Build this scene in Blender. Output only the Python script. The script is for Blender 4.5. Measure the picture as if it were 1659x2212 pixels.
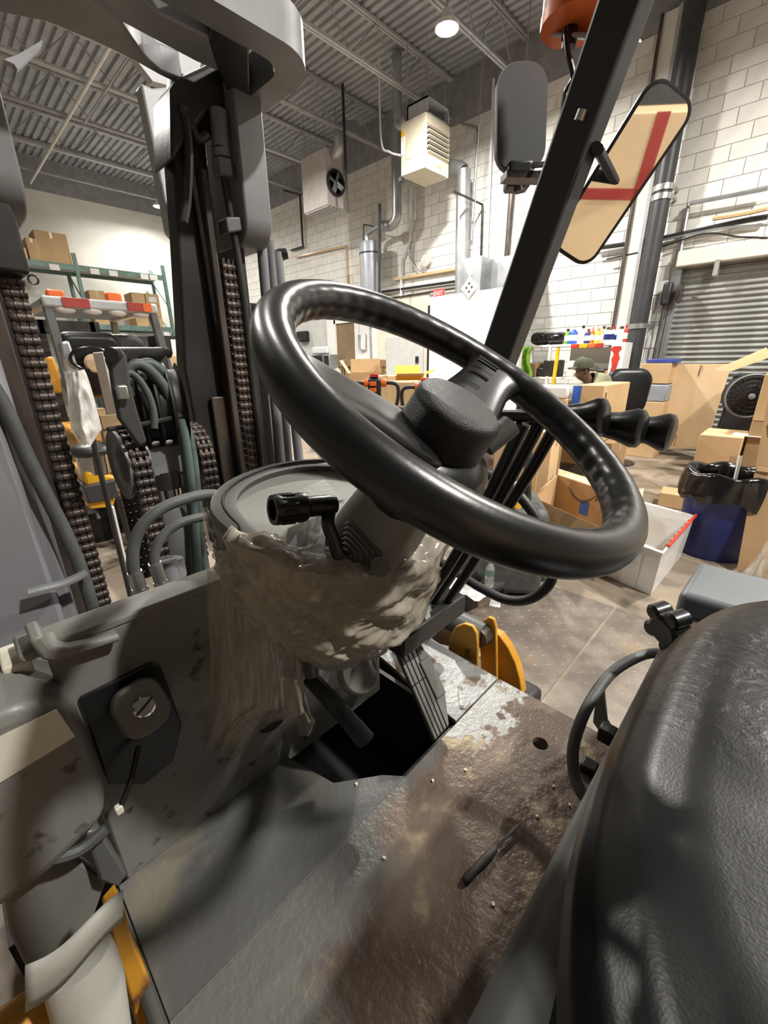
import bpy, bmesh, math, random
from mathutils import Vector, Matrix, noise
S = bpy.context.scene
for o in list(bpy.data.objects): bpy.data.objects.remove(o, do_unlink=True)
COL = S.collection
random.seed(7)
V = Vector
# ------------------------------------------------------------------ camera
W_, H_, F_ = 1659.0, 2212.0, 900.0
PITCH, ROLL, AZ = math.radians(19.9), math.radians(0.8), math.radians(46.0)
CAM = V((0, 0, 1.55))
fw = V((math.sin(AZ)*math.cos(PITCH), math.cos(AZ)*math.cos(PITCH), -math.sin(PITCH)))
rt0 = V((math.cos(AZ), -math.sin(AZ), 0)); up0 = rt0.cross(fw)
rt = rt0*math.cos(ROLL) - up0*math.sin(ROLL); up = rt.cross(fw)
cd = bpy.data.cameras.new('camera'); cam = bpy.data.objects.new('camera', cd); COL.objects.link(cam)
m = Matrix((rt, up, -fw)).transposed().to_4x4(); m.translation = CAM
cam.matrix_world = m
cd.sensor_fit = 'VERTICAL'; cd.sensor_height = 24.0; cd.lens = 24.0*F_/H_; cd.clip_start = 0.01; cd.clip_end = 100
S.camera = cam
# ------------------------------------------------------------------ world, exposure
w = bpy.data.worlds.new('world'); S.world = w; w.use_nodes = True
w.node_tree.nodes['Background'].inputs[0].default_value = (0.75, 0.8, 0.85, 1)
w.node_tree.nodes['Background'].inputs[1].default_value = 0.05
vs = S.view_settings
vs.view_transform = 'Standard'; vs.look = 'None'; vs.gamma = 1.0; vs.use_curve_mapping = False; vs.exposure = -0.3
# high-bay lamps of the hall: (x, y, watts)
LAMPZ = 5.95
LAMPS = [(6.35, 4.76, 560), (6.08, 15.0, 220), (6.3, -1.2, 520), (2.2, -2.8, 600), (0.9, 3.4, 80), (1.0, 8.0, 420), (4.3, 9.4, 420)]
# ------------------------------------------------------------------ helpers: picture point -> place
def ray(x, y): return fw + rt*((x-W_/2)/F_) - up*((y-H_/2)/F_)
def pX(x, y, X): d = ray(x, y); return CAM + d*(X/d.x)
def pY(x, y, Y): d = ray(x, y); return CAM + d*(Y/d.y)
def pZ(x, y, Z): d = ray(x, y); return CAM + d*((Z-CAM.z)/d.z)
def pD(x, y, D): return CAM + ray(x, y)*D
def pP(x, y, p0, n): d = ray(x, y); return CAM + d*((p0-CAM).dot(n)/d.dot(n))
def zfor(X, Y, y):
    k = (H_/2-y)/F_; a = V((X, Y, 0))
    return CAM.z + (k*a.dot(fw)-a.dot(up))/(up.z-k*fw.z)
def proj(p):
    v = V(p)-CAM; z = v.dot(fw)
    return (W_/2+F_*v.dot(rt)/z, H_/2-F_*v.dot(up)/z, z)
# ------------------------------------------------------------------ materials
MATS = {}
def mat(name, col, rough=.5, metal=0., var=.12, scale=6., bump=0., bscale=40., col2=None, spec=.5, thr=(.4, .65), coat=0., trans=0., alpha=1., stretch=None, emit=None, estr=0., detail=5., var2=None):
    if name in MATS: return MATS[name]
    M = bpy.data.materials.new(name); M.use_nodes = True; MATS[name] = M
    nt = M.node_tree; N = nt.nodes; L = nt.links
    b = N['Principled BSDF']
    b.inputs['Roughness'].default_value = rough; b.inputs['Metallic'].default_value = metal
    b.inputs['Specular IOR Level'].default_value = spec
    b.inputs['Coat Weight'].default_value = coat
    b.inputs['Transmission Weight'].default_value = trans; b.inputs['Alpha'].default_value = alpha
    tc = N.new('ShaderNodeTexCoord'); mp = N.new('ShaderNodeMapping')
    L.new(tc.outputs['Object'], mp.inputs['Vector'])
    if stretch: mp.inputs['Scale'].default_value = stretch
    nz = N.new('ShaderNodeTexNoise'); nz.inputs['Scale'].default_value = scale; nz.inputs['Detail'].default_value = detail
    L.new(mp.outputs['Vector'], nz.inputs['Vector'])
    c2 = col2 if col2 else tuple(max(0, c*(1-var*2)) for c in col[:3])
    rp = N.new('ShaderNodeValToRGB'); e = rp.color_ramp.elements
    e[0].position = thr[0]; e[1].position = thr[1]
    e[0].color = (*c2[:3], 1); e[1].color = (*col[:3], 1)
    L.new(nz.outputs['Fac'], rp.inputs['Fac'])
    out = rp.outputs['Color']
    if var2:      # second layer of marks: (colour, scale, lo, hi)
        n2 = N.new('ShaderNodeTexNoise'); n2.inputs['Scale'].default_value = var2[1]; n2.inputs['Detail'].default_value = 8
        L.new(mp.outputs['Vector'], n2.inputs['Vector'])
        r2 = N.new('ShaderNodeValToRGB'); e2 = r2.color_ramp.elements
        e2[0].position = var2[2]; e2[1].position = var2[3]; e2[0].color = (0, 0, 0, 1); e2[1].color = (1, 1, 1, 1)
        L.new(n2.outputs['Fac'], r2.inputs['Fac'])
        mx = N.new('ShaderNodeMix'); mx.data_type = 'RGBA'
        L.new(r2.outputs['Color'], mx.inputs[0]); L.new(out, mx.inputs[6]); mx.inputs[7].default_value = (*var2[0], 1)
        out = mx.outputs[2]
    L.new(out, b.inputs['Base Color'])
    if bump:
        nb = N.new('ShaderNodeTexNoise'); nb.inputs['Scale'].default_value = bscale; nb.inputs['Detail'].default_value = 4
        L.new(mp.outputs['Vector'], nb.inputs['Vector'])
        bp = N.new('ShaderNodeBump'); bp.inputs['Strength'].default_value = bump; bp.inputs['Distance'].default_value = .004
        L.new(nb.outputs['Fac'], bp.inputs['Height']); L.new(bp.outputs['Normal'], b.inputs['Normal'])
    if emit:
        b.inputs['Emission Color'].default_value = (*emit, 1); b.inputs['Emission Strength'].default_value = estr
    return M
def film(name, col, mixt=.5, rough=.15):
    M = bpy.data.materials.new(name); M.use_nodes = True; MATS[name] = M
    nt = M.node_tree; N = nt.nodes; L = nt.links; b = N['Principled BSDF']
    b.inputs['Base Color'].default_value = (*col, 1); b.inputs['Roughness'].default_value = rough
    t = N.new('ShaderNodeBsdfTransparent'); mx = N.new('ShaderNodeMixShader')
    tc = N.new('ShaderNodeTexCoord'); nz = N.new('ShaderNodeTexNoise'); nz.inputs['Scale'].default_value = 14; nz.inputs['Detail'].default_value = 6
    L.new(tc.outputs['Object'], nz.inputs['Vector'])
    rp = N.new('ShaderNodeValToRGB'); e = rp.color_ramp.elements
    e[0].position = .35; e[1].position = .68; e[0].color = (max(0, mixt-.18),)*3+(1,); e[1].color = (min(1, mixt+.25),)*3+(1,)
    L.new(nz.outputs['Fac'], rp.inputs['Fac']); L.new(rp.outputs['Color'], mx.inputs[0])
    L.new(t.outputs[0], mx.inputs[1]); L.new(b.outputs[0], mx.inputs[2])
    bp = N.new('ShaderNodeBump'); bp.inputs['Strength'].default_value = .55; bp.inputs['Distance'].default_value = .006
    n2 = N.new('ShaderNodeTexNoise'); n2.inputs['Scale'].default_value = 38; n2.inputs['Detail'].default_value = 5; n2.inputs['Distortion'].default_value = 1.6; n2.noise_type = 'RIDGED_MULTIFRACTAL'; n2.inputs['Scale'].default_value = 16
    L.new(tc.outputs['Object'], n2.inputs['Vector']); L.new(n2.outputs['Fac'], bp.inputs['Height']); L.new(bp.outputs['Normal'], b.inputs['Normal'])
    L.new(mx.outputs[0], N['Material Output'].inputs[0])
    return M
mat('concrete', (.31, .25, .19), .5, var=.25, scale=2.2, bump=.25, bscale=45, col2=(.21, .17, .13), var2=((.12, .098, .075), 3.1, .56, .7))
mat('steel_deck', (.24, .205, .17), .45, .25, scale=6, bump=.25, bscale=70, col2=(.155, .13, .11), var2=((.33, .225, .12), 2.2, .58, .72))
mat('wall_white', (.78, .77, .72), .6, var=.05, scale=1.5, bump=.12, bscale=60)
mat('block_white', (.80, .79, .75), .55, var=.05, scale=3, bump=.25, bscale=50)
mat('mortar', (.66, .645, .61), .8, var=.1)
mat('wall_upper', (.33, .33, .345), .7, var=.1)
mat('wall_dim', (.36, .35, .33), .7, var=.15, scale=1.2)
mat('deck_grey', (.42, .44, .47), .6, .1, var=.1, scale=2)
mat('joist_grey', (.40, .41, .43), .55, .2, var=.1)
mat('joist_light', (.5, .51, .52), .5, .2, var=.05)
mat('truck_grey', (.11, .112, .11), .4, var=.1, scale=5, bump=.06, bscale=200, var2=((.06, .055, .05), 5, .6, .8))
mat('slate', (.13, .145, .155), .45, .1, var=.1, scale=4)
mat('mirror_shell', (.10, .105, .11), .6, var=.08)
mat('cowl_grey', (.20, .197, .182), .42, var=.1, scale=5, bump=.08, bscale=160, var2=((.07, .062, .05), 22, .60, .66), detail=8)
mat('mast_grey', (.235, .24, .25), .48, .15, var=.15, scale=5, bump=.05, var2=((.10, .09, .085), 6, .6, .8))
mat('plate_dark', (.075, .075, .075), .5, .2, var=.15)
mat('mast_dark', (.038, .036, .036), .42, .2, var=.2, scale=6, bump=.1)
mat('rail_brown', (.13, .105, .09), .4, .55, var=.25, scale=9, bump=.1, stretch=(3, 3, .5))
mat('guard_dark', (.05, .051, .055), .45, .1, var=.1)
mat('black_plastic', (.012, .012, .013), .32, var=.2, bump=.03, bscale=300)
mat('wheel_black', (.014, .0145, .015), .30, var=.25, scale=12, bump=.02, bscale=300)
mat('hub_black', (.014, .014, .015), .38, var=.2, bump=.4, bscale=900)
mat('rubber', (.025, .025, .026), .5, var=.2, bump=.1, bscale=200)
mat('hose_grey', (.10, .105, .105), .55, var=.15, scale=20, bump=.15, bscale=300)
mat('hose_green', (.11, .16, .145), .5, var=.3, scale=9, bump=.1)
mat('chain_brown', (.105, .082, .07), .42, .45, var=.25, scale=30, bump=.3, bscale=200)
mat('chrome', (.75, .75, .76), .12, 1., var=.03)
mat('zinc', (.55, .55, .52), .35, .9, var=.1, scale=20)
mat('galv', (.50, .52, .54), .38, .7, var=.12, scale=4)
mat('dash_beige', (.21, .205, .185), .5, var=.06, bump=.15, bscale=500)
mat('dash_rim', (.10, .10, .093), .45, var=.1, bump=.1, bscale=400)
mat('leather', (.011, .011, .0115), .34, var=.15, scale=5, spec=.38)
mat('yellow_paint', (.72, .34, .03), .45, var=.12, scale=9, bump=.1, var2=((.14, .07, .03), 16, .6, .72))
mat('yellow_clean', (.85, .45, .02), .4, var=.08)
mat('cardboard', (.60, .405, .215), .75, var=.06, scale=2, bump=.05)
mat('cardboard_light', (.78, .56, .33), .75, var=.05, scale=2)
mat('cardboard_dark', (.40, .26, .135), .8, var=.06, scale=2)
mat('card_inside', (.47, .31, .16), .8, var=.05)
mat('tape', (.62, .45, .26), .25, var=.03)
mat('blue_tape', (.03, .12, .55), .35, var=.05)
mat('paper_white', (.82, .82, .80), .6, var=.03)
mat('paper_cream', (.75, .71, .60), .6, var=.06)
mat('print_dark', (.06, .05, .045), .6, var=.05)
mat('red_paint', (.62, .05, .03), .4, var=.1)
mat('red_tape', (.42, .05, .04), .45, var=.08)
mat('orange', (.85, .17, .03), .4, var=.06)
mat('rack_green', (.16, .27, .23), .45, var=.15, scale=6)
mat('navy_bin', (.018, .03, .17), .4, var=.1, scale=3)
mat('bag_black', (.008, .008, .009), .16, var=.1, scale=8, bump=.5, bscale=14)
mat('tote', (.84, .86, .87), .3, var=.02, trans=.12)
mat('wood', (.50, .35, .19), .7, var=.2, scale=8, stretch=(1, 6, 1))
mat('blk', (.01, .01, .01), .6)
mat('dark_metal', (.05, .05, .052), .4, .4, var=.2)
mat('heater_cream', (.66, .60, .47), .45, var=.04)
mat('heater_white', (.62, .58, .56), .5, var=.06)
mat('tank_grey', (.34, .36, .40), .4, .1, var=.06)
mat('shutter', (.42, .425, .41), .45, .35, var=.15, scale=3, var2=((.20, .17, .14), 1.2, .55, .8))
mat('door_brown', (.24, .165, .10), .6, var=.06)
mat('door_grey', (.62, .63, .62), .5, var=.04)
mat('skin_dark', (.13, .065, .04), .5, var=.1)
mat('olive_cap', (.085, .095, .055), .8, var=.15, bump=.2, bscale=120)
mat('olive_shirt', (.30, .30, .19), .8, var=.1, bump=.15, bscale=60)
mat('lime', (.30, .62, .06), .45, var=.25, scale=14)
mat('yellow_pole', (.85, .55, .02), .4)
mat('pale_plastic', (.80, .82, .84), .35, var=.04)
mat('blue_print', (.05, .07, .33), .4, var=.1)
mat('rust_floor', (.185, .14, .11), .38, .25, var=.2, scale=5, bump=.5, bscale=90, col2=(.075, .046, .034), thr=(.36, .6), var2=((.30, .24, .15), 11, .57, .66), detail=9)
mat('floor_dark', (.135, .137, .133), .42, .1, var=.2, scale=5, bump=.3, bscale=110, col2=(.09, .09, .088), var2=((.18, .165, .13), 6, .58, .68), detail=8)
mat('floor_bare', (.33, .335, .33), .4, .3, var=.15, scale=14, bump=.5, bscale=90, var2=((.15, .12, .10), 16, .55, .63), detail=8)
mat('pedal_rubber', (.13, .125, .11), .65, var=.15, scale=20)
mat('grey_wrap', (.45, .44, .40), .6, var=.08, scale=6, bump=.5, bscale=20)
mat('lilac_rail', (.27, .27, .295), .5, .1, var=.1, scale=3, bump=.05, var2=((.16, .15, .15), 4, .6, .8))
mat('mirror_glass', (.85, .86, .86), .02, 1., var=.01)
mat('lamp_white', (.9, .9, .9), .4)
mat('lamp_glow', (1, 1, 1), .5, emit=(1, .96, .88), estr=150)
mat('sign_red', (.75, .05, .04), .4, emit=(.9, .06, .04), estr=.6)
film('dirty_film', (.43, .39, .32), .58, .10)
film('clear_film', (.75, .72, .66), .35, .1)
film('bag_film', (.85, .85, .84), .72, .25)
film('dark_wrap', (.30, .27, .265), .9, .12)
def leather_bump():
    M = MATS['leather']; nt = M.node_tree; N = nt.nodes; L = nt.links; b = N['Principled BSDF']
    tc = N.new('ShaderNodeTexCoord'); mp = N.new('ShaderNodeMapping'); L.new(tc.outputs['Object'], mp.inputs['Vector'])
    mp.inputs['Scale'].default_value = (1.0, .55, 1); mp.inputs['Rotation'].default_value = (0, 0, .35)
    a = N.new('ShaderNodeTexNoise'); a.inputs['Scale'].default_value = 60; a.inputs['Detail'].default_value = 5; a.inputs['Distortion'].default_value = 1.4
    L.new(mp.outputs['Vector'], a.inputs['Vector'])
    vo = N.new('ShaderNodeTexVoronoi'); vo.inputs['Scale'].default_value = 400; L.new(tc.outputs['Object'], vo.inputs['Vector'])
    sp = N.new('ShaderNodeSeparateXYZ'); L.new(tc.outputs['Object'], sp.inputs[0])
    mk = N.new('ShaderNodeMapRange'); mk.inputs[1].default_value = .0; mk.inputs[2].default_value = .35; mk.inputs[3].default_value = .10; mk.inputs[4].default_value = 1.8; L.new(sp.outputs['X'], mk.inputs[0])
    mm = N.new('ShaderNodeMath'); mm.operation = 'MULTIPLY'; L.new(mk.outputs[0], mm.inputs[0]); L.new(a.outputs['Fac'], mm.inputs[1])
    ad = N.new('ShaderNodeMath'); ad.operation = 'MULTIPLY_ADD'; ad.inputs[1].default_value = .05
    L.new(vo.outputs['Distance'], ad.inputs[0]); L.new(mm.outputs[0], ad.inputs[2])
    bp = N.new('ShaderNodeBump'); bp.inputs['Strength'].default_value = .28; bp.inputs['Distance'].default_value = .005
    L.new(ad.outputs[0], bp.inputs['Height']); L.new(bp.outputs['Normal'], b.inputs['Normal'])
leather_bump()
# ------------------------------------------------------------------ helpers: meshes
ORG = {}
def rotz(a): return Matrix.Rotation(a, 3, 'Z')
class MB:
    def __init__(s): s.v = []; s.f = []
    def add(s, vs, fs):
        b = len(s.v); s.v += [V(q) for q in vs]; s.f += [[i+b for i in q] for q in fs]; return s
    def hexa(s, p):      # bottom 4 (ccw) then top 4
        return s.add(p, [(0, 3, 2, 1), (4, 5, 6, 7), (0, 1, 5, 4), (1, 2, 6, 5), (2, 3, 7, 6), (3, 0, 4, 7)])
    def box(s, c, d, R=None):
        c = V(c); hx, hy, hz = d[0]/2, d[1]/2, d[2]/2
        p = [V(q) for q in ((-hx, -hy, -hz), (hx, -hy, -hz), (hx, hy, -hz), (-hx, hy, -hz), (-hx, -hy, hz), (hx, -hy, hz), (hx, hy, hz), (-hx, hy, hz))]
        return s.hexa([(R @ q if R else q)+c for q in p])
    def b2(s, lo, hi):
        return s.box([(a+b)/2 for a, b in zip(lo, hi)], [abs(b-a) for a, b in zip(lo, hi)])
    def prism(s, poly, vec):
        n = len(poly); vec = V(vec); P = [V(q) for q in poly]; Q = [q+vec for q in P]
        nn = V((0, 0, 0))
        for i in range(n): nn += P[i].cross(P[(i+1) % n])
        if nn.dot(vec) < 0: P = P[::-1]; Q = Q[::-1]
        return s.add(P+Q, [tuple(range(n))[::-1], tuple(range(n, 2*n))]+[(i, (i+1) % n, n+(i+1) % n, n+i) for i in range(n)])
    def tube(s, pts, r, n=8, cap=True, closed=False, sq=None):
        pts = [V(q) for q in pts]; k = len(pts); R = r if isinstance(r, (list, tuple)) else [r]*k
        t0 = (pts[1]-pts[0]).normalized(); a = t0.orthogonal().normalized(); rings = []
        for i in range(k):
            if closed: t = pts[(i+1) % k]-pts[i-1]
            else: t = pts[min(i+1, k-1)]-pts[max(i-1, 0)]
            t.normalize(); a = (a-t*a.dot(t)); a = a.normalized() if a.length > 1e-6 else t.orthogonal().normalized(); b = t.cross(a)
            rings.append([pts[i]+(a*math.cos(j*2*math.pi/n)+b*math.sin(j*2*math.pi/n)*(sq if sq else 1))*R[i] for j in range(n)])
        vs = [q for rg in rings for q in rg]; fs = []
        for i in range(k if closed else k-1):
            i2 = (i+1) % k
            fs += [(i*n+j, i*n+(j+1) % n, i2*n+(j+1) % n, i2*n+j) for j in range(n)]
        if cap and not closed: fs += [tuple(range(n))[::-1], tuple((k-1)*n+j for j in range(n))]
        return s.add(vs, fs)
    def lathe(s, prof, o, ax=(0, 0, 1), n=20, sx=1., cap=True):
        o = V(o); ax = V(ax).normalized(); a = ax.orthogonal().normalized(); b = ax.cross(a)
        vs = [o+ax*h+(a*math.cos(j*2*math.pi/n)*sx+b*math.sin(j*2*math.pi/n))*r for r, h in prof for j in range(n)]
        k = len(prof); fs = [(i*n+j, i*n+(j+1) % n, (i+1)*n+(j+1) % n, (i+1)*n+j) for i in range(k-1) for j in range(n)]
        if cap: fs += [tuple(range(n))[::-1], tuple((k-1)*n+j for j in range(n))]
        return s.add(vs, fs)
    def loft(s, rings, cap=True):
        n = len(rings[0]); k = len(rings); vs = [V(q) for r in rings for q in r]
        fs = [(i*n+j, i*n+(j+1) % n, (i+1)*n+(j+1) % n, (i+1)*n+j) for i in range(k-1) for j in range(n)]
        if cap: fs += [tuple(range(n))[::-1], tuple((k-1)*n+j for j in range(n))]
        return s.add(vs, fs)
    def grid(s, fn, nu, nv):
        vs = [fn(i/nu, j/nv) for j in range(nv+1) for i in range(nu+1)]
        return s.add(vs, [(j*(nu+1)+i, j*(nu+1)+i+1, (j+1)*(nu+1)+i+1, (j+1)*(nu+1)+i) for j in range(nv) for i in range(nu)])
    def sphere(s, c, r, n=12, m=8):
        c = V(c); r = V(r) if isinstance(r, (tuple, list, V)) else V((r, r, r))
        rings = []
        for i in range(m+1):
            t = math.pi*(i+.0001)/(m+.0002)
            rings.append([c+V((r.x*math.sin(t)*math.cos(j*2*math.pi/n), r.y*math.sin(t)*math.sin(j*2*math.pi/n), -r.z*math.cos(t))) for j in range(n)])
        return s.loft(rings)
    def build(s, name, m, parent=None, smooth=False, bevel=0., seg=2, sub=0, solid=0., fix=True):
        org = ORG.get(parent.name, V((0, 0, 0))) if parent else V((0, 0, 0))
        me = bpy.data.meshes.new(name); me.from_pydata([tuple(q-org) for q in s.v], [], s.f); me.update()
        if fix:
            bm = bmesh.new(); bm.from_mesh(me); bmesh.ops.recalc_face_normals(bm, faces=bm.faces); bm.to_mesh(me); bm.free()
        o = bpy.data.objects.new(name, me); COL.objects.link(o)
        if m: me.materials.append(MATS[m] if isinstance(m, str) else m)
        if parent: o.parent = parent; ORG[o.name] = org
        if smooth:
            for p in me.polygons: p.use_smooth = True
        if solid: md = o.modifiers.new('Solid', 'SOLIDIFY'); md.thickness = solid; md.offset = 0
        if bevel:
            md = o.modifiers.new('Bevel', 'BEVEL'); md.width = bevel; md.segments = seg; md.limit_method = 'ANGLE'
            md.harden_normals = False
            for p in me.polygons: p.use_smooth = True
            me.set_sharp_from_angle(angle=math.radians(40))
        if sub: md = o.modifiers.new('Sub', 'SUBSURF'); md.levels = sub; md.render_levels = sub
        return o
def auto_smooth(o, deg=40):
    for p in o.data.polygons: p.use_smooth = True
    o.data.set_sharp_from_angle(angle=math.radians(deg)); return o
def tag(o, label=None, cat=None, group=None, kind=None):
    if label: o['label'] = label
    if cat: o['category'] = cat
    if group: o['group'] = group
    if kind: o['kind'] = kind
    return o
def thing(name, label, cat, loc=(0, 0, 0), group=None):
    o = bpy.data.objects.new(name, None); COL.objects.link(o); o.location = loc; o.empty_display_size = .1
    ORG[o.name] = V(loc); return tag(o, label, cat, group)
def struct(name, label=None):
    o = bpy.data.objects.new(name, None); COL.objects.link(o); ORG[o.name] = V((0, 0, 0)); o['kind'] = 'structure'
    if label: o['label'] = label
    return o
def share(name, me, loc, parent, R=None):
    o = bpy.data.objects.new(name, me); COL.objects.link(o); org = ORG.get(parent.name, V((0, 0, 0)))
    o.parent = parent; mm = (R.to_4x4() if R else Matrix.Identity(4)); mm.translation = V(loc)-org; o.matrix_local = mm
    ORG[o.name] = org
    return o
def spline(pts, n=8):
    P = [V(q) for q in pts]; out = []
    for i in range(len(P)-1):
        p0 = P[max(i-1, 0)]; p1 = P[i]; p2 = P[i+1]; p3 = P[min(i+2, len(P)-1)]
        for k in range(n):
            t = k/n; out.append(.5*((2*p1)+(p2-p0)*t+(2*p0-5*p1+4*p2-p3)*t*t+(3*p1-p0-3*p2+p3)*t**3))
    out.append(P[-1]); return out
def rrect(w, h, r, n=5):
    out = []
    for cx, cy, a0 in ((w/2-r, h/2-r, 0), (-w/2+r, h/2-r, 90), (-w/2+r, -h/2+r, 180), (w/2-r, -h/2+r, 270)):
        for k in range(n+1):
            a = math.radians(a0+90*k/n); out.append((cx+r*math.cos(a), cy+r*math.sin(a)))
    return out
def text(name, body, m, parent, loc, R, size, ext=.0005):
    c = bpy.data.curves.new(name, 'FONT'); c.body = body; c.size = size; c.extrude = ext; c.align_x = 'CENTER'; c.align_y = 'CENTER'
    t = bpy.data.objects.new(name, c); COL.objects.link(t)
    dg = bpy.context.evaluated_depsgraph_get(); me = bpy.data.meshes.new_from_object(t.evaluated_get(dg))
    bpy.data.objects.remove(t); me.name = name
    me.materials.clear(); me.materials.append(MATS[m])
    return share(name, me, loc, parent, R)
def frame(right, upv):      # rotation whose X = right, Y = up, Z = facing
    r = V(right).normalized(); u = V(upv); u = (u-r*u.dot(r)).normalized(); return Matrix((r, u, r.cross(u))).transposed()
# ================================================================== the hall
XW, YE, XL, YB, ZP, ZC = 9.0, 16.7, -7.0, -9.0, 6.18, 7.0
fl = struct('floor', 'worn brown grey concrete warehouse floor')
fo = MB().b2((XL, YB, -.2), (XW, YE, 0)).build('slab', 'concrete', fl)
# chequered steel plates let into the floor beside the truck
lug = MB()
def lugs(x0, x1, y0, y1):
    s = .052; i = 0; x = x0+.03
    while x < x1-.02:
        y = y0+.03; j = 0
        while y < y1-.02:
            a = math.radians(45 if (i+j) % 2 else -45); R = rotz(a)
            q = [R @ V(p)+V((x, y, .004)) for p in ((-.017, 0, 0), (0, -.005, 0), (.017, 0, 0), (0, .005, 0), (0, 0, .003))]
            lug.add(q, [(0, 1, 4), (1, 2, 4), (2, 3, 4), (3, 0, 4)])
            y += s; j += 1
        x += s; i += 1
for x0, x1, y0, y1 in ((.9, 2.75, -1.2, .54), (.9, 2.75, .56, 1.9)):
    MB().b2((x0, y0, -.01), (x1, y1, .004)).build('steel_plate', 'steel_deck', fl)
    lugs(x0, x1, y0, y1)
tag(lug.build('tread_lugs', 'steel_deck', fl), kind='stuff')
# long wall of painted blocks
wr = struct('wall_right', 'long white painted block wall with dark upper band')
DY0, DY1, DZ = -1.95, 1.86, 2.95
m_ = MB()
m_.b2((XW+.012, DY1, 0), (XW+.3, YE, ZP)); m_.b2((XW+.012, YB, 0), (XW+.3, DY0, ZP)); m_.b2((XW+.012, DY0, DZ), (XW+.3, DY1, ZP))
m_.build('mortar_bed', 'mortar', wr)
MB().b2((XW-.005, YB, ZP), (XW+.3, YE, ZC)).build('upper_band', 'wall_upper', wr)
bl, bh = .424, .213
bmb = MB(); a, b_, e = bl/2-.0025, bh/2-.0025, .004
bmb.add([(.03, -a, -b_), (.03, a, -b_), (.03, a, b_), (.03, -a, b_), (0, -a+e, -b_+e), (0, a-e, -b_+e), (0, a-e, b_-e), (0, -a+e, b_-e)],
        [(4, 7, 6, 5), (0, 4, 5, 1), (1, 5, 6, 2), (2, 6, 7, 3), (3, 7, 4, 0)])
first = bmb.build('block', 'block_white', wr); bme = first.data
spots = []
r = 0
while (r+1)*bh <= ZP+.01:
    y = -4.2+(bl/2 if r % 2 else 0)
    while y < YE-.2:
        z = (r+.5)*bh
        if not (DY0-.1 < y < DY1+.18 and z < DZ+.1): spots.append((y, z))
        y += bl
    r += 1
def vis(s):
    q = proj((XW, s[0], s[1])); return q[0] > 585 and q[0] < 1659 and 0 < q[1] < 760 and q[2] > 0
seen = sorted([s for s in spots if vis(s)], key=lambda s: proj((XW, s[0], s[1]))[2]); rest = [s for s in spots if s not in set(seen[:299])]
for i, s in enumerate(seen[:299]):
    if i == 0: first.location = (XW, s[0], s[1])
    else: share('block', bme, (XW, s[0], s[1]), wr)
rb = MB()
for y, z in rest: rb.add([v_.co+V((XW, y, z)) for v_ in bme.vertices], [tuple(p.vertices) for p in bme.polygons])
tag(rb.build('far_blocks', 'block_white', wr), kind='stuff')
we = struct('wall_end', 'far end wall painted off white')
MB().b2((XL, YE, 0), (XW+.3, YE+.3, ZP)).build('wall_face', 'wall_white', we)
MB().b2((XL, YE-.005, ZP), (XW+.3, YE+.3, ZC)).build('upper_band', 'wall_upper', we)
wl = struct('wall_left'); MB().b2((XL-.3, YB, 0), (XL, YE, ZC)).build('wall_face', 'wall_dim', wl)
wb = struct('wall_back'); MB().b2((XL, YB-.3, 0), (XW, YB, ZC)).build('wall_face', 'wall_dim', wb)
# ceiling: ribbed deck on open-web joists
ce = struct('ceiling', 'grey ribbed steel roof deck on open web joists')
dk = MB(); x = XL; prof = []
while x < XW+.2:
    prof += [(x, ZC), (x+.085, ZC), (x+.1, ZC+.05), (x+.145, ZC+.05)]; x += .16
vsn = [(px_, YB, pz_) for px_, pz_ in prof]+[(px_, YE, pz_) for px_, pz_ in prof]; k = len(prof)
dk.add(vsn, [(i, i+1, k+i+1, k+i) for i in range(k-1)]).build('deck', 'deck_grey', ce)
MB().b2((XL, YB, ZC+.08), (XW, YE, ZC+.2)).build('roof_slab', 'deck_grey', ce)
jy = [-6.6, -4.95, -3.3, -1.65, 0, 1.65, 3.3, 4.95, 6.6, 8.5, 10.4, 12.0, 13.9, 15.6]
ch = MB()
for z in (6.30, 6.94):
    for s in (-.03, .03): ch.b2((XL, s-.022, z), (XW, s+.022, z+.045))
wv = MB(); x = XL; q = 0
while x < XW-.6:
    z0, z1 = (6.33, 6.94) if q % 2 == 0 else (6.94, 6.33)
    wv.tube([(x, 0, z0), (x+.6, 0, z1)], .012, 5); x += .6; q += 1
c0 = ch.build('joist', 'joist_grey', ce); w0 = wv.build('web', 'joist_grey', c0)
for i, y in enumerate(jy):
    if i == 0: c0.location.y = y; continue
    c = c0.copy(); COL.objects.link(c); c.location.y = y
    if y in (6.6, 10.4, 13.9): c.data = c0.data.copy(); c.data.materials[0] = MATS['joist_light']  # lit chords: the light on these joists is put into a paler grey
    d = w0.copy(); COL.objects.link(d); d.parent = c
# ---- pipes and conduits on wall and roof
def pipe(name, label, cat, pts, r, m, n=8, group=None, sp=0):
    P = spline(pts, sp) if sp else pts
    o = MB().tube(P, r, n).build(name, m, smooth=False); auto_smooth(o); return tag(o, label, cat, group)
pipe('sprinkler_pipe', 'white pipe running under the joists at upper left', 'pipe', [(3.3, 4, 6.24), (3.3, 16.4, 6.24)], .03, 'paper_white')
pipe('roof_conduit', 'thin pale conduit under the roof joists beside the white pipe', 'conduit', [(3.6, 7, 6.27), (3.6, 12, 6.27)], .015, 'joist_light')
wp = lambda x, y, X=8.93: pX(x, y, X)
pipe('wall_conduit', 'slim white conduit standing on the block wall right of the cream heater', 'conduit', [wp(1067, 170), wp(1051, 560)], .028, 'pale_plastic')
pipe('soil_pipe', 'dark stained pipe on the wall left of the overhead guard post', 'pipe', [wp(1109, 360), wp(1094, 556)], .05, 'rail_brown')
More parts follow.
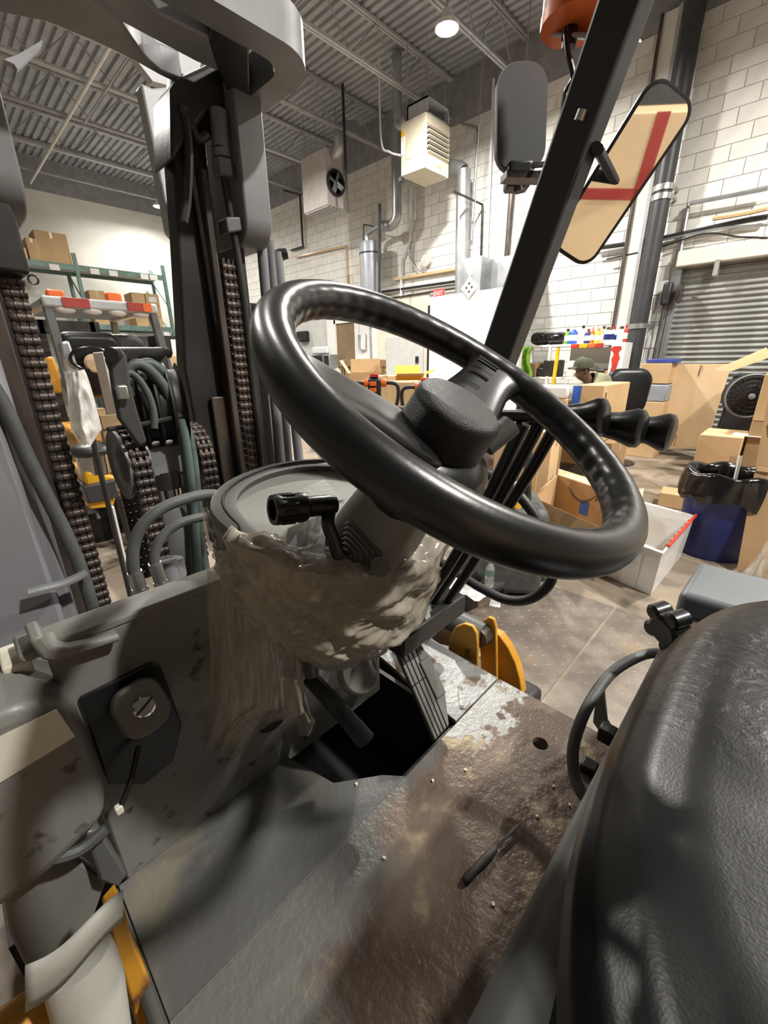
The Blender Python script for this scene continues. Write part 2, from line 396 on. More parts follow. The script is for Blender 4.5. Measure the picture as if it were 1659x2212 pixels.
pipe('gas_pipe', 'thin black gas pipe bent beside the galvanised duct', 'pipe', [wp(978, 412, 7.9), wp(1042, 442), wp(1039, 553)], .022, 'dark_metal')
pipe('gas_pipe', 'black gas pipe with elbow dropping left of the white heater', 'pipe', [wp(612, 411, 8.6), wp(648, 421), wp(653.5, 523), wp(655, 533), wp(629, 541)], .03, 'dark_metal')
pipe('strut_channel', 'olive strut channel framing the wall below the white heater', 'channel', [wp(638, 555), wp(748, 531), wp(751.5, 622)], .035, 'tape', 4)
pipe('wall_conduit', 'thin pipe ending in a fork above the round wall box', 'conduit', [wp(889, 400), wp(886, 520), wp(868, 560), wp(866, 640)], .03, 'pale_plastic')
pipe('wall_conduit', 'thin grey conduit looping to the rusty wall stain', 'conduit', spline([wp(884, 530), wp(884, 550), wp(895, 575), wp(912, 588)], 5), .02, 'galv')
pipe('wall_conduit', 'grey conduit bent over beside the louvres of the cream heater', 'conduit', [wp(998, 268), wp(1030, 276), wp(1032, 290), wp(1018, 520)], .025, 'galv')
pipe('service_pipe', 'upper dark pipe along the wall above the exit sign', 'pipe', [wp(815, 632), wp(990, 607)], .03, 'dark_metal')
pipe('service_pipe', 'lower dark pipe along the wall above the exit sign', 'pipe', [wp(815, 648), wp(990, 622)], .022, 'rail_brown')
pipe('service_pipe', 'olive trunking along the wall between tank and duct', 'pipe', [wp(850, 604), wp(990, 580)], .04, 'tape', 4)
o = MB().lathe([(.13, 0), (.13, .1), (.02, .12)], wp(924, 564, 8.98), (-1, 0, 0), 14).build('junction_box', 'mortar'); tag(auto_smooth(o), 'round white junction box on the block wall', 'junction box')
# black vertical stack and clad column right of the block wall
sp_ = [pX(1500, 58, 8.72), pX(1375, 708, 8.72)]; sy = (sp_[0].y+sp_[1].y)/2
t = thing('downpipe', 'thick black downpipe with silver clamps beside the roller door', 'pipe', (8.72, sy, 0))
auto_smooth(MB().tube([(8.72, sy, 0), (8.72, sy, 6.9)], .13, 16).build('pipe', 'guard_dark', t))
for py_ in (408, 428, 705):
    z = zfor(8.72, sy, py_); auto_smooth(MB().tube([(8.72, sy, z-.04), (8.72, sy, z+.04)], .145, 16).build('clamp', 'zinc', t))
    MB().b2((8.75, sy-.16, z-.02), (8.985, sy-.13, z+.02)).build('bracket', 'zinc', t)
tr = struct('trim_1', 'steel column on the wall beside the black downpipe')
cy = sy+.33
MB().b2((8.86, cy-.11, 0), (8.99, cy+.11, 6.3)).build('column_web', 'wall_white', tr)
MB().b2((8.82, cy+.1, 0), (8.99, cy+.14, 6.3)).build('column_flange', 'rail_brown', tr)
MB().b2((8.80, cy-.15, 0), (8.86, cy-.1, 6.3)).build('column_flange', 'joist_light', tr)
# ---- roller door
d1 = struct('door_1', 'grey ribbed roller shutter door')
sl = MB(); pf = [(-.03, 0), (-.034, .012), (-.012, .03), (-.006, .05), (-.016, .072), (-.03, .08), (0, .08), (0, 0)]
sl.prism([(XW+.1+a_, DY0, z_) for a_, z_ in pf], (0, DY1-DY0, 0))
s0 = sl.build('slat', 'shutter', d1); z = 0
s0.location.z = .02
for i in range(1, 36): share('slat', s0.data, (0, 0, .02+i*.0835), d1)
MB().b2((XW+.11, DY0, 0), (XW+.13, DY1, DZ)).build('backing', 'dark_metal', d1)
MB().b2((XW-.03, DY1-.04, 0), (XW+.12, DY1+.1, DZ)).build('guide_rail', 'galv', d1)
MB().b2((XW-.03, DY0-.1, 0), (XW+.12, DY0+.04, DZ)).build('guide_rail', 'galv', d1)
h0 = zfor(9, 1.6, 556); MB().b2((XW-.14, DY0-.1, DZ-.03), (XW+.0, DY1+.05, DZ+.2)).build('lintel', 'paper_cream', d1, bevel=.02)
for y in (1.35, .2, -1.0): MB().b2((XW-.16, y-.03, DZ-.22), (XW-.02, y+.03, DZ+.0)).build('bracket', 'shutter', d1)
t = thing('chain_hoist', 'dark chain hoist box on the roller door frame', 'hoist', (XW-.1, DY1+.2, 2.3))
hp = pX(1441, 635, 8.85)
MB().box(hp, (.16, .13, .34)).build('housing', 'dark_metal', t, bevel=.03)
auto_smooth(MB().lathe([(.14, -.03), (.17, 0), (.14, .03)], hp+V((0, -.18, -.0)), (0, 1, 0), 16).build('wheel', 'rail_brown', t))
for dy in (.02, -.06): MB().tube([hp+V((0, dy, 0)), V((hp.x, hp.y+dy+.02, .9))], .009, 5).build('chain', 'dark_metal', t)
for i, (pts, lab) in enumerate([
        ([(1290, 536), (1400, 520), (1500, 500), (1600, 478), (1659, 468)], 'topmost dark cable bundle sagging above the roller door'),
        ([(1290, 548), (1380, 530), (1480, 508), (1570, 492), (1659, 486)], 'middle grey cable sagging above the roller door'),
        ([(1310, 560), (1420, 536), (1520, 505), (1600, 512), (1659, 514)], 'lowest thin cable sagging above the roller door'),
        ([(1490, 439), (1560, 426), (1659, 407)], 'straight pale conduit high above the roller door'),
        ([(1540, 472), (1600, 463), (1659, 450)], 'short dark conduit above the cable bundle')]):
    pipe('wall_cable', lab, 'cable', spline([wp(x, y, 8.9-.02*i) for x, y in pts], 6), (.035, .018, .012, .03, .03)[i], ('dark_metal', 'galv', 'dark_metal', 'galv', 'tape')[i], 6)
pipe('wall_conduit', 'short vertical conduit from pale pipe down to the cables', 'conduit', [wp(1488, 440), wp(1470, 545)], .03, 'galv')
# ---- unit heaters hung from the roof
def heater(name, label, near, left, right, top, bot, X, m, louv):
    c = pX(*near, X); y1 = pX(*left, X).y; x1 = pY(*right, c.y).x
    z0 = pX(near[0]-2, bot, X).z; z1 = pX(near[0]+2, top, X).z
    t = thing(name, label, 'heater', ((X+x1)/2, (c.y+y1)/2, z0))
    MB().b2((X, c.y, z0), (x1, y1, z1)).build('casing', m, t, bevel=.012)
    for dx in (.08, x1-X-.08):
        for dy in (.08, y1-c.y-.08): MB().tube([(X+dx, c.y+dy, z1), (X+dx, c.y+dy, 6.9)], .008, 5).build('hanger_rod', 'zinc', t)
    return t, c, X, x1, c.y, y1, z0, z1
t, c, x0, x1, y0, y1, z0, z1 = heater('unit_heater', 'cream gas unit heater with black louvres hanging by the wall', (919, 300), (866, 330), (971, 320), 239, 362, 7.4, 'heater_cream', True)
hh = z1-z0; ww = x1-x0
MB().b2((x0+.05, y0-.004, z0+.30*hh), (x1-.05, y0+.03, z0+.82*hh)).build('louvre_opening', 'blk', t)
for i in range(6):
    z = z0+hh*(.31+.095*i); MB().box((x0+ww/2, y0-.02, z), (ww-.1, .05, .02), Matrix.Rotation(-.5, 3, 'X')).build('louvre', 'heater_cream', t)
MB().b2((x0+ww*.42, y0-.006, z0+hh*.12), (x0+ww*.68, y0, z0+hh*.18)).build('maker_plate', 'tape', t)
MB().b2((x0-.006, y0+(y1-y0)*.42, z0+hh*.28), (x0, y0+(y1-y0)*.78, z0+hh*.62)).build('access_panel', 'heater_cream', t, bevel=.004)
MB().b2((x0-.006, y0+(y1-y0)*.82, z0+hh*.4), (x0, y0+(y1-y0)*.985, z0+hh*.74)).build('rating_label', 'paper_white', t)
MB().b2((x0-.007, y0+(y1-y0)*.84, z0+hh*.74), (x0, y0+(y1-y0)*.98, z0+hh*.84)).build('warning_label', 'yellow_clean', t)
hd = MB(); hw = hh*.30
hd.b2((x0+.06, y0+.02, z1), (x1-.02, y1-.1, z1+.03)); hd.b2((x0+.06, y0+.02, z1), (x0+.09, y1-.1, z1+hw)); hd.b2((x1-.05, y0+.02, z1), (x1-.02, y1-.1, z1+hw)); hd.b2((x0+.06, y0+.02, z1+hw-.03), (x1-.02, y1-.1, z1+hw)); hd.b2((x0+.06, y1-.13, z1), (x1-.02, y1-.1, z1+hw))
hd.build('draft_hood', 'joist_light', t)
MB().b2((x0-.02, y1-.02, z0-.07), (x0+.06, y1+.05, z0)).build('burner_rail', 'dark_metal', t)
fp = spline([V((x0+.2, y1+.06, z1+.15)), V((x0+.2, y1+.2, z1+.1)), V((x0+.2, y1+.28, z1+.4)), V((x0+.2, y1+.28, 6.95))], 6)
auto_smooth(MB().tube(fp, .09, 12).build('flue_pipe', 'galv', t))
wire = spline([V((x0, y1+.55, 6.9)), V((x0, y1+.52, z1-.1)), V((x0, y1+.3, z1-.35)), V((x0, y1+.02, z0+.35))], 6)
MB().tube(wire, .02, 6).build('power_cable', 'pale_plastic', t)
t, c, x0, x1, y0, y1, z0, z1 = heater('unit_heater', 'white unit heater with round fan hanging left of the cream one', (705, 380), (652.5, 400), (741, 395), 313, 443, 7.4, 'heater_white', False)
auto_smooth(MB().lathe([(.26, 0), (.26, .06), (.22, .07), (.2, 0)], ((x0+x1)/2, y0-.0, z0+.42*(z1-z0)), (0, -1, 0), 20).build('fan_ring', 'dark_metal', t))
for a in range(4): MB().box(V(((x0+x1)/2, y0-.04, z0+.42*(z1-z0)))+Matrix.Rotation(a*math.pi/2+.4, 3, 'Y') @ V((.11, 0, 0)), (.2, .02, .1), Matrix.Rotation(a*math.pi/2+.4, 3, 'Y') @ Matrix.Rotation(.5, 3, 'X')).build('fan_blade', 'galv', t)
for i in range(5): MB().box((x0+(i+.5)*(x1-x0)/5, (y0+y1)/2, z0-.015), ((x1-x0)/9, (y1-y0)-.06, .02)).build('grille_bar', 'joist_light', t)
auto_smooth(MB().tube(spline([((x0+x1)/2, y0-.02, z1-.12), ((x0+x1)/2, y0-.2, z1), ((x0+x1)/2, y0-.2, z1+.3), ((x0+x1)/2+.5, y0-.2, z1+.5)], 6), .12, 12).build('flue_elbow', 'galv', t))
pipe('drip_pipe', 'short black vertical pipe beside the white heater', 'pipe', [pX(748, 400, 7.5)+V((0, 0, 6.96-pX(748, 400, 7.5).z)), pX(748, 400, 7.5)-V((0, 0, pX(748, 400, 7.5).z-pX(747.5, 458, 7.5).z))], .03, 'dark_metal')
# ---- grey tank with flue on the wall
tx = 8.45; tcn = pX(800, 560, tx); zt = pX(800, 524, tx).z; zb = pX(800, 655, tx).z
t = thing('water_tank', 'grey cylindrical tank with yellow sticker strapped to the wall', 'tank', (tx, tcn.y, zb))
auto_smooth(MB().lathe([(.02, 0), (.26, .03), (.27, .08), (.27, zt-zb-.06), (.25, zt-zb), (.02, zt-zb+.02)], (tx, tcn.y, zb), n=24).build('shell', 'tank_grey', t))
auto_smooth(MB().lathe([(.28, 0), (.28, .03)], (tx, tcn.y, zt-.26), n=24).build('strap', 'dark_metal', t))
MB().box(V((tx, tcn.y, zt-.48))+V((-.19, .195, 0)), (.012, .11, .3), rotz(-.8)).build('sticker', 'yellow_clean', t)
auto_smooth(MB().tube(spline([pX(793, 522, tx), pX(793, 508, tx), pX(800, 500, tx), pX(822, 489, tx), pX(845, 487, tx), pX(856, 470, tx), pX(857, 440, tx), pX(857, 400, tx), pX(855, 300, tx), pX(857, 270, tx)], 4), [.055]*13+[.11]*24, 12).build('flue', 'galv', t))
pipe('vent_stack', 'black vertical pipe in front of the grey tank', 'pipe', [pX(820, 440, 8.15), pX(819, 640, 8.15)], .035, 'dark_metal')
pipe('wall_pipe', 'small black pipe bent over the top of the tank', 'pipe', [pX(785, 520, 8.5), pX(786, 485, 8.5), pX(818, 491, 8.5)], .015, 'dark_metal')
# ---- galvanised ducts above the white partition
t = thing('air_duct', 'galvanised box duct with round riser above the white partition', 'duct', (8.4, pX(1010, 600, 8.4).y, 2.6))
auto_smooth(MB().tube(spline([pX(965, 364, 8.6), pX(985, 363, 8.6), pX(1001, 372, 8.6), pX(1001, 395, 8.6), pX(996, 645, 8.6)], 5), .14, 16).build('riser', 'galv', t))
def duct(xa, xb, ya, yb, X, dep, nm):
    A = pX(xa, (ya+yb)/2, X); B = pX(xb, (ya+yb)/2, X); z0 = pX(xa, yb, X).z; z1 = pX(xa, ya, X).z; yc = (A.y+B.y)/2
    o = MB().b2((X, A.y, z0), (X+dep, B.y, z1)).build(nm, 'galv', t, bevel=.01)
    cr = MB()
    cr.add([(X-.003, A.y, z0), (X-.003, B.y, z0), (X-.003, B.y, z1), (X-.003, A.y, z1), (X-.05, yc, (z0+z1)/2)], [(0, 1, 4), (1, 2, 4), (2, 3, 4), (3, 0, 4)])
    cr.build('cross_broken_face', 'galv', o)
duct(996, 1038, 561, 645, 8.1, .7, 'duct_box'); duct(1074, 1130, 557, 640, 8.1, .7, 'duct_box'); 
MB().b2((8.5, pX(1130, 600, 8.5).y, pX(1050, 640, 8.5).z), (8.75, pX(1040, 600, 8.5).y, pX(1050, 565, 8.5).z)).build('duct_link', 'galv', t)
for y_ in (pX(1018, 600, 8.3).y, pX(1100, 600, 8.3).y): MB().tube([(8.3, y_, pX(1018, 562, 8.1).z), (8.3, y_, 6.98)], .012, 5).build('hanger_rod', 'zinc', t)
# ---- white partition with exit sign and hazard diamond
w2 = struct('wall_partition', 'tall plain white partition panel')
PXN = 7.7; ya, yb = pX(1128, 700, PXN).y, pX(928, 700, PXN).y; zt = pX(1010, 631, PXN).z
MB().b2((PXN, ya, 0), (PXN+.12, yb, zt)).build('panel', 'paper_white', w2, bevel=.01)
c = pX(948, 634, PXN+.05); t = thing('exit_sign', 'small red exit sign on top of the white partition', 'sign', c-V((0, 0, .09)))
MB().box(c, (.05, .26, .16)).build('box', 'sign_red', t, bevel=.01)
text('lettering', 'EXIT', 'paper_white', t, c+V((-.027, 0, 0)), frame((0, -1, 0), (0, 0, 1)), .11)
c = pX(1014, 621, 7.69); t = thing('hazard_sign', 'white diamond hazard sign in front of the duct', 'sign', c-V((0, 0, .18)))
R = frame((0, -1, 0), (0, 0, 1)); MB().prism([c+R @ V((a_, b2, 0)) for a_, b2 in ((.19, 0), (0, .19), (-.19, 0), (0, -.19))], (-.01, 0, 0)).build('plate', 'paper_white', t)
for k, (u, v_) in enumerate(((-.06, 0), (.06, 0), (0, .07), (0, -.07))): MB().prism([c+R @ V((u+a_*.03, v_+b2*.03, .011)) for a_, b2 in ((1, 0), (0, 1), (-1, 0), (0, -1))], (-.002, 0, 0)).build('mark', 'print_dark', t)
# ---- office front with doors seen through the wheel
def panel(px0, px1, py0, py1, X, th, nm, m, par, bev=0.):
    ya, yb = pX(px1, (py0+py1)/2, X).y, pX(px0, (py0+py1)/2, X).y; z1 = pX((px0+px1)/2, py0, X).z; z0 = max(0, pX((px0+px1)/2, py1, X).z)
    return MB().b2((X, ya, z0), (X+th, yb, z1)).build(nm, m, par, bevel=bev)
d2 = struct('door_2', 'brown door in a wide white frame')
panel(731, 770, 697, 1000, 8.9, .05, 'leaf', 'door_brown', d2); panel(720, 731, 690, 1000, 8.86, .12, 'frame', 'paper_white', d2); panel(770, 779, 690, 1000, 8.86, .12, 'frame', 'paper_white', d2); panel(720, 779, 688, 697, 8.86, .12, 'frame', 'paper_white', d2)
d3 = struct('door_3', 'pale grey steel door with black handle')
panel(835, 912, 727, 1000, 8.92, .06, 'leaf', 'door_grey', d3); panel(812, 924, 640, 1000, 8.955, .04, 'surround', 'paper_cream', d3); panel(921, 927, 660, 1000, 8.9, .06, 'jamb', 'dark_metal', d3); panel(897, 902, 770, 784, 8.88, .04, 'handle', 'blk', d3)
w3 = struct('wall_office', 'white office front and grey recess behind the wheel')
panel(630, 712, 640, 1000, 8.94, .05, 'recess', 'door_grey', w3); panel(712, 721, 640, 1000, 8.84, .12, 'post', 'paper_white', w3); panel(779, 812, 640, 1000, 8.9, .08, 'post', 'paper_white', w3)
pipe('office_pipe', 'thin grey conduit beside the brown door', 'conduit', [pX(797, 650, 8.86), pX(803, 800, 8.86)], .02, 'galv')
# ---- lamps
for i, (x, y, wt) in enumerate(LAMPS):
    lab = ''
    lab = ['bright round high bay lamp above the cream heater', 'small bright high bay lamp near the far end wall', 'round high bay lamp above the roller door', 'round high bay lamp above the seat of the truck', 'round high bay lamp above the truck mast', 'round high bay lamp over the parked lift truck', 'round high bay lamp hidden behind the mast head'][i]
    t = thing('high_bay_lamp', lab, 'lamp', (x, y, LAMPZ), 'high bay lamps')
    auto_smooth(MB().lathe([(.02, .22), (.08, .2), (.10, .1), (.17, .06), (.17, .01), (.155, .01)], (x, y, LAMPZ), n=20).build('housing', 'lamp_white', t))
    auto_smooth(MB().lathe([(.153, .012), (.12, 0), (.02, -.005)], (x, y, LAMPZ), n=20).build('lens', 'lamp_glow', t))
    MB().tube([(x, y, LAMPZ+.22), (x, y, 6.98)], .008, 5).build('hanger', 'zinc', t)
    ld = bpy.data.lights.new('lamp_light', 'AREA'); ld.shape = 'DISK'; ld.size = .3; ld.energy = wt; ld.color = (1, .96, .885); ld.spread = math.radians(170)
    lo = bpy.data.objects.new('lamp_light', ld); COL.objects.link(lo); lo.parent = t; lo.location = (0, 0, -.02)
# ================================================================== the lift truck in the foreground
FK = thing('forklift', 'old grey lift truck with black steering wheel and seat, filling the foreground', 'forklift', (.4, .3, 0))
ZF = .75
# worn steel floor: rust brown plate with bare patch near the right front corner
def worn_floor():
    M = MATS['rust_floor']; nt = M.node_tree; N = nt.nodes; L = nt.links; b = N['Principled BSDF']
    src = b.inputs['Base Color'].links[0].from_socket
    tc = N.new('ShaderNodeTexCoord'); mp = N.new('ShaderNodeMapping'); L.new(tc.outputs['Object'], mp.inputs['Vector'])
    mp.inputs['Location'].default_value = (-(.735-.4), -(.385-.3), 0)
    mp.inputs['Scale'].default_value = (5.2, 8.5, 0)
    mp.vector_type = 'POINT'
    ln = N.new('ShaderNodeVectorMath'); ln.operation = 'LENGTH'
    # centre the mapped point
    sb = N.new('ShaderNodeVectorMath'); sb.operation = 'SUBTRACT'; sb.inputs[1].default_value = (.335, .085, 0)
    L.new(tc.outputs['Object'], sb.inputs[0])
    ml = N.new('ShaderNodeVectorMath'); ml.operation = 'MULTIPLY'; ml.inputs[1].default_value = (6.5, 11, 0); L.new(sb.outputs[0], ml.inputs[0])
    L.new(ml.outputs[0], ln.inputs[0])
    nz = N.new('ShaderNodeTexNoise'); nz.inputs['Scale'].default_value = 26; nz.inputs['Detail'].default_value = 9; L.new(tc.outputs['Object'], nz.inputs['Vector'])
    ad = N.new('ShaderNodeMath'); ad.operation = 'MULTIPLY_ADD'; ad.inputs[1].default_value = 2.6; L.new(nz.outputs['Fac'], ad.inputs[0]); L.new(ln.outputs['Value'], ad.inputs[2])
    rp = N.new('ShaderNodeValToRGB'); e = rp.color_ramp.elements; e[0].position = .0; e[1].position = 1
    mr = N.new('ShaderNodeMapRange'); mr.inputs[1].default_value = 1.95; mr.inputs[2].default_value = 2.1; mr.inputs[3].default_value = 1; mr.inputs[4].default_value = 0
    L.new(ad.outputs[0], mr.inputs[0])
    mx = N.new('ShaderNodeMix'); mx.data_type = 'RGBA'; L.new(mr.outputs[0], mx.inputs[0]); L.new(src, mx.inputs[6]); mx.inputs[7].default_value = (.33, .33, .32, 1)
    # grey paint left towards the near end, broken by noise
    sx = N.new('ShaderNodeSeparateXYZ'); L.new(tc.outputs['Object'], sx.inputs[0])
    n3 = N.new('ShaderNodeTexNoise'); n3.inputs['Scale'].default_value = 7; n3.inputs['Detail'].default_value = 6; L.new(tc.outputs['Object'], n3.inputs['Vector'])
    a3 = N.new('ShaderNodeMath'); a3.operation = 'MULTIPLY_ADD'; a3.inputs[1].default_value = 3.2; L.new(sx.outputs['Y'], a3.inputs[0]); a4 = N.new('ShaderNodeMath'); a4.operation = 'MULTIPLY_ADD'; a4.inputs[1].default_value = -1.0; L.new(sx.outputs['X'], a4.inputs[0]); L.new(n3.outputs['Fac'], a4.inputs[2]); L.new(a4.outputs[0], a3.inputs[2])
    m3 = N.new('ShaderNodeMapRange'); m3.inputs[1].default_value = .55; m3.inputs[2].default_value = .75; m3.inputs[3].default_value = 0; m3.inputs[4].default_value = 1; L.new(a3.outputs[0], m3.inputs[0])
    mx2 = N.new('ShaderNodeMix'); mx2.data_type = 'RGBA'; L.new(m3.outputs[0], mx2.inputs[0]); mx2.inputs[7].default_value = (.15, .15, .142, 1)
    L.new(src, mx2.inputs[6]); L.new(mx2.outputs[2], mx.inputs[6])
    L.new(mx.outputs[2], b.inputs['Base Color'])
worn_floor()
def rect(mb, x0, x1, y0, y1, z0, z1): mb.b2((x0, y0, z0), (x1, y1, z1))
hc = pZ(1167, 1606, ZF); hx, hy, hr = hc.x, hc.y, .0165; q = .03
SEAM = .405
fpm = MB()
for x0, x1, y0, y1 in ((.005, hx-q, -.1, SEAM-.002), (hx+q, .85, -.1, SEAM-.002), (hx-q, hx+q, -.1, hy-q), (hx-q, hx+q, hy+q, SEAM-.002)): rect(fpm, x0, x1, y0, y1, ZF-.012, ZF)
n = 24; ri = []; ro = []
for j in range(n):
    a = j*2*math.pi/n; ca, sa = math.cos(a), math.sin(a); k = q/max(abs(ca), abs(sa))
    ri.append((hx+hr*ca, hy+hr*sa)); ro.append((hx+k*ca, hy+k*sa))
fpm.add([(*p, ZF) for p in ri]+[(*p, ZF) for p in ro]+[(*p, ZF-.012) for p in ri], [(j, (j+1) % n, n+(j+1) % n, n+j) for j in range(n)]+[(j, (j+1) % n, 2*n+(j+1) % n, 2*n+j) for j in range(n)])
fpm.build('floor_plate', 'rust_floor', FK, fix=True)
fpf = MB().prism([(.005, SEAM-.001, ZF-.010), (.47, SEAM-.001, ZF-.010), (.44, SEAM+.035, ZF-.010), (.36, SEAM+.095, ZF-.010), (.33, .62, ZF-.010), (.005, .62, ZF-.010)], (0, 0, .010)).build('front_floor_plate', 'floor_dark', FK, bevel=.001)
MB().prism([(.655, SEAM+.002, ZF-.010), (.85, SEAM+.002, ZF-.010), (.86, .72, ZF-.010), (.70, .72, ZF-.010), (.665, .5, ZF-.010)], (0, 0, .012)).build('side_floor_plate', 'floor_bare', FK, bevel=.002)
MB().b2((.0, SEAM-.01, ZF-.06), (.85, SEAM+.01, ZF-.013)).build('floor_beam', 'mast_dark', FK)
MB().b2((.28, SEAM, .4), (.72, .9, .42)).build('pit_floor', 'mast_dark', FK)
MB().b2((.28, .88, .4), (.9, .9, 1.0)).build('pit_wall', 'mast_dark', FK)
MB().b2((.66, SEAM, .41), (.672, .9, ZF-.012)).build('pit_wall', 'mast_dark', FK)
MB().b2((.28, SEAM, .41), (.292, .9, ZF-.012)).build('pit_wall', 'mast_dark', FK)
MB().b2((.28, SEAM-.012, .41), (.7, SEAM, ZF-.07)).build('pit_wall', 'mast_dark', FK)
MB().b2((.84, -.1, .55), (.852, .72, ZF-.013)).build('floor_skirt', 'truck_grey', FK)
sk = pZ(1000, 1510, ZF); MB().box((sk.x, sk.y+.005, ZF+.002), (.012, .075, .005), rotz(-.9)).build('weld_strip', 'rust_floor', FK)
# round chassis side member below the left edge of the floor
auto_smooth(MB().tube([(-.0, -.1, ZF-.02), (-.0, .62, ZF-.02)], .016, 10).build('floor_edge_tube', 'truck_grey', FK))
# ---- pedals
p0 = pZ(956, 1583, ZF+.03); nn = V((0, -.62, .78)).normalized()
pl = [pP(x, y, p0, nn) for x, y in ((846, 1380), (889, 1357), (925, 1415), (962, 1497), (971, 1566), (941, 1599))]
pd = MB().prism(pl, -nn*.014).build('accelerator_pedal', 'pedal_rubber', FK, bevel=.003)
A, B, Cq, D = pl[0], pl[1], pl[4], pl[5]
for k in range(4):
    u = .16+.22*k; a_ = A.lerp(B, u); b2 = D.lerp(Cq, u)
    MB().tube([a_+nn*.001, b2+nn*.001], .0013, 5).build('tread_groove', 'blk', pd)
for u in (.28, .5):
    MB().tube([A.lerp(D, u)+nn*.001, B.lerp(Cq, u)+nn*.001], .0013, 5).build('tread_groove', 'blk', pd)
st = [pP(x, y, p0, nn)+nn*.006 for x, y in ((905, 1432), (925, 1417), (961, 1497), (942, 1512))]
MB().prism(st, -nn*.01).build('pedal_step', 'pedal_rubber', pd, bevel=.002)
bc = pD(776, 1452, .84); bn = V((0, -.75, .66)).normalized()
bp_ = MB().lathe([(.001, .008), (.040, .006), (.045, 0), (.045, -.012)], bc, bn, 20, 1.0).build('brake_pedal', 'dash_beige', FK); auto_smooth(bp_)
MB().tube([bc-bn*.01, bc+V((-.01, .08, .05)), bc+V((0, .12, .25))], .011, 8).build('arm', 'mast_dark', bp_)
ip = MB().tube([pD(668, 1462, .86), pD(735, 1535, .80), pD(790, 1600, .82)], [.018, .017, .02], 8, sq=.6).build('inching_lever', 'black_plastic', FK); auto_smooth(ip)
auto_smooth(MB().sphere(pD(585, 1555, .84), (.032, .02, .02)).build('floor_stop', 'blk', FK))
# ---- cowl (front bulkhead)
YC = .62
cz = 1.205
cm = MB()
cm.b2((.015, YC, ZF-.02), (.62, YC+.018, cz))
cm.build('cowl', 'cowl_grey', FK, bevel=.006)
MB().b2((-.01, YC-.001, cz-.004), (.62, YC+.055, cz+.01)).build('cowl_flange', 'dash_beige', FK, bevel=.004)
# pod at the left end of the cowl
def ring(y, s=1.): return [(x, y, z) for x, z in ((-.42, 1.19), (-.02, 1.19), (.025, 1.15), (.03, 1.02), (.02, .955), (-.05, .925), (-.42, .90))]
MB().prism(ring(.56), (0, .14, 0)).build('cowl_pod', 'cowl_grey', FK, bevel=.022, seg=4)
br = [pY(x, y, .60) for x, y in ((62, 1385), (92, 1372), (112, 1398), (150, 1400), (260, 1372), (260, 1386), (120, 1432), (92, 1428))]
MB().prism(br, (0, .05, 0)).build('notched_bracket', 'dash_beige', FK, bevel=.004)
MB().b2((pY(2, 1440, .66).x, .64, pY(2, 1470, .66).z), (pY(66, 1420, .66).x, .70, pY(40, 1415, .66).z)).build('white_block', 'paper_cream', FK, bevel=.003)
stq = [pY(x, y, .5595) for x, y in ((-60, 1560), (122, 1531), (162, 1590), (-60, 1705))]
stq = [pY(x, y, .5595) for x, y in ((-70, 1624), (122, 1531), (162, 1590), (-70, 1733))]
MB().prism(stq, (0, -.001, 0)).build('cream_sticker', 'paper_cream', FK)
mp_ = [pY(x, y, YC-.002) for x, y in ((170, 1504), (322, 1430), (345, 1436), (372, 1510), (390, 1562), (372, 1640), (310, 1690), (232, 1690))]
MB().prism(mp_, (0, -.006, 0)).build('switch_plate', 'black_plastic', FK, bevel=.002)
kn_n = V((-.05, -.80, .60)).normalized(); kf = pY(308, 1528, YC-.052)
R = frame((.985, .0, .17), (-.1, .60, .80)); R = Matrix((R.col[0], kn_n.cross(R.col[0]).normalized(), kn_n)).transposed()
rings = []
for s, d in ((1.04, -.075), (1.04, -.02), (1.0, -.007), (.93, 0), (.6, .001)):
    rings.append([kf+R @ V((a_*s, b2*s, d)) for a_, b2 in rrect(.064, .074, .024, 5)])
kn = MB().loft(rings).build('key_switch', 'cowl_grey', FK); auto_smooth(kn, 50)
sc = kf+R @ V((.002, 0, .001))
auto_smooth(MB().lathe([(.0145, 0), (.0145, .003), (.012, .0055), (.001, .006)], sc, kn_n, 24).build('slotted_screw', 'chrome', kn))
MB().box(sc+kn_n*.006, (.028, .003, .0016), R @ Matrix.Rotation(.35, 3, 'Z')).build('screw_slot', 'blk', kn)
lv = MB().tube([pY(300, 1610, YC-.02), pY(285, 1680, YC-.04), pY(262, 1740, YC-.05)], .004, 6).build('release_lever', 'black_plastic', FK)
MB().box(pY(257, 1748, YC-.05), (.010, .010, .014)).build('tip', 'paper_cream', lv, bevel=.002)
# ---- things under the left step: wrapped hose, yellow frame
MB().prism([pY(x, y, .60) for x, y in ((0, 1880), (140, 1835), (230, 1905), (165, 2090), (90, 2160), (20, 2020))], (0, .02, 0)).build('step_plate', 'dash_beige', FK, bevel=.004)
auto_smooth(MB().tube(spline([pY(20, 1870, .57), pY(90, 1860, .57), pY(170, 1838, .57), pY(230, 1790, .57)], 5), .008, 8).build('step_hose', 'hose_grey', FK))
MB().prism([pY(x, y, .58) for x, y in ((185, 1800), (215, 1790), (275, 1890), (255, 1920), (215, 1905))], (0, .03, 0)).build('step_hinge', 'truck_grey', FK, bevel=.004)
auto_smooth(MB().tube([pY(168, 2070, .47), pY(190, 2140, .455), pY(212, 2270, .44)], [.036, .037, .036], 14).build('wrapped_cylinder', 'grey_wrap', FK))
MB().grid(lambda u, v: pY(55+210*u, 2085-150*u+100*v*(1-.35*u)+14*math.sin(u*5), .425-.008*math.sin(v*3.1)-.012*math.sin(u*3.1)), 10, 5).build('white_tape', 'grey_wrap', FK, smooth=True, solid=.002)
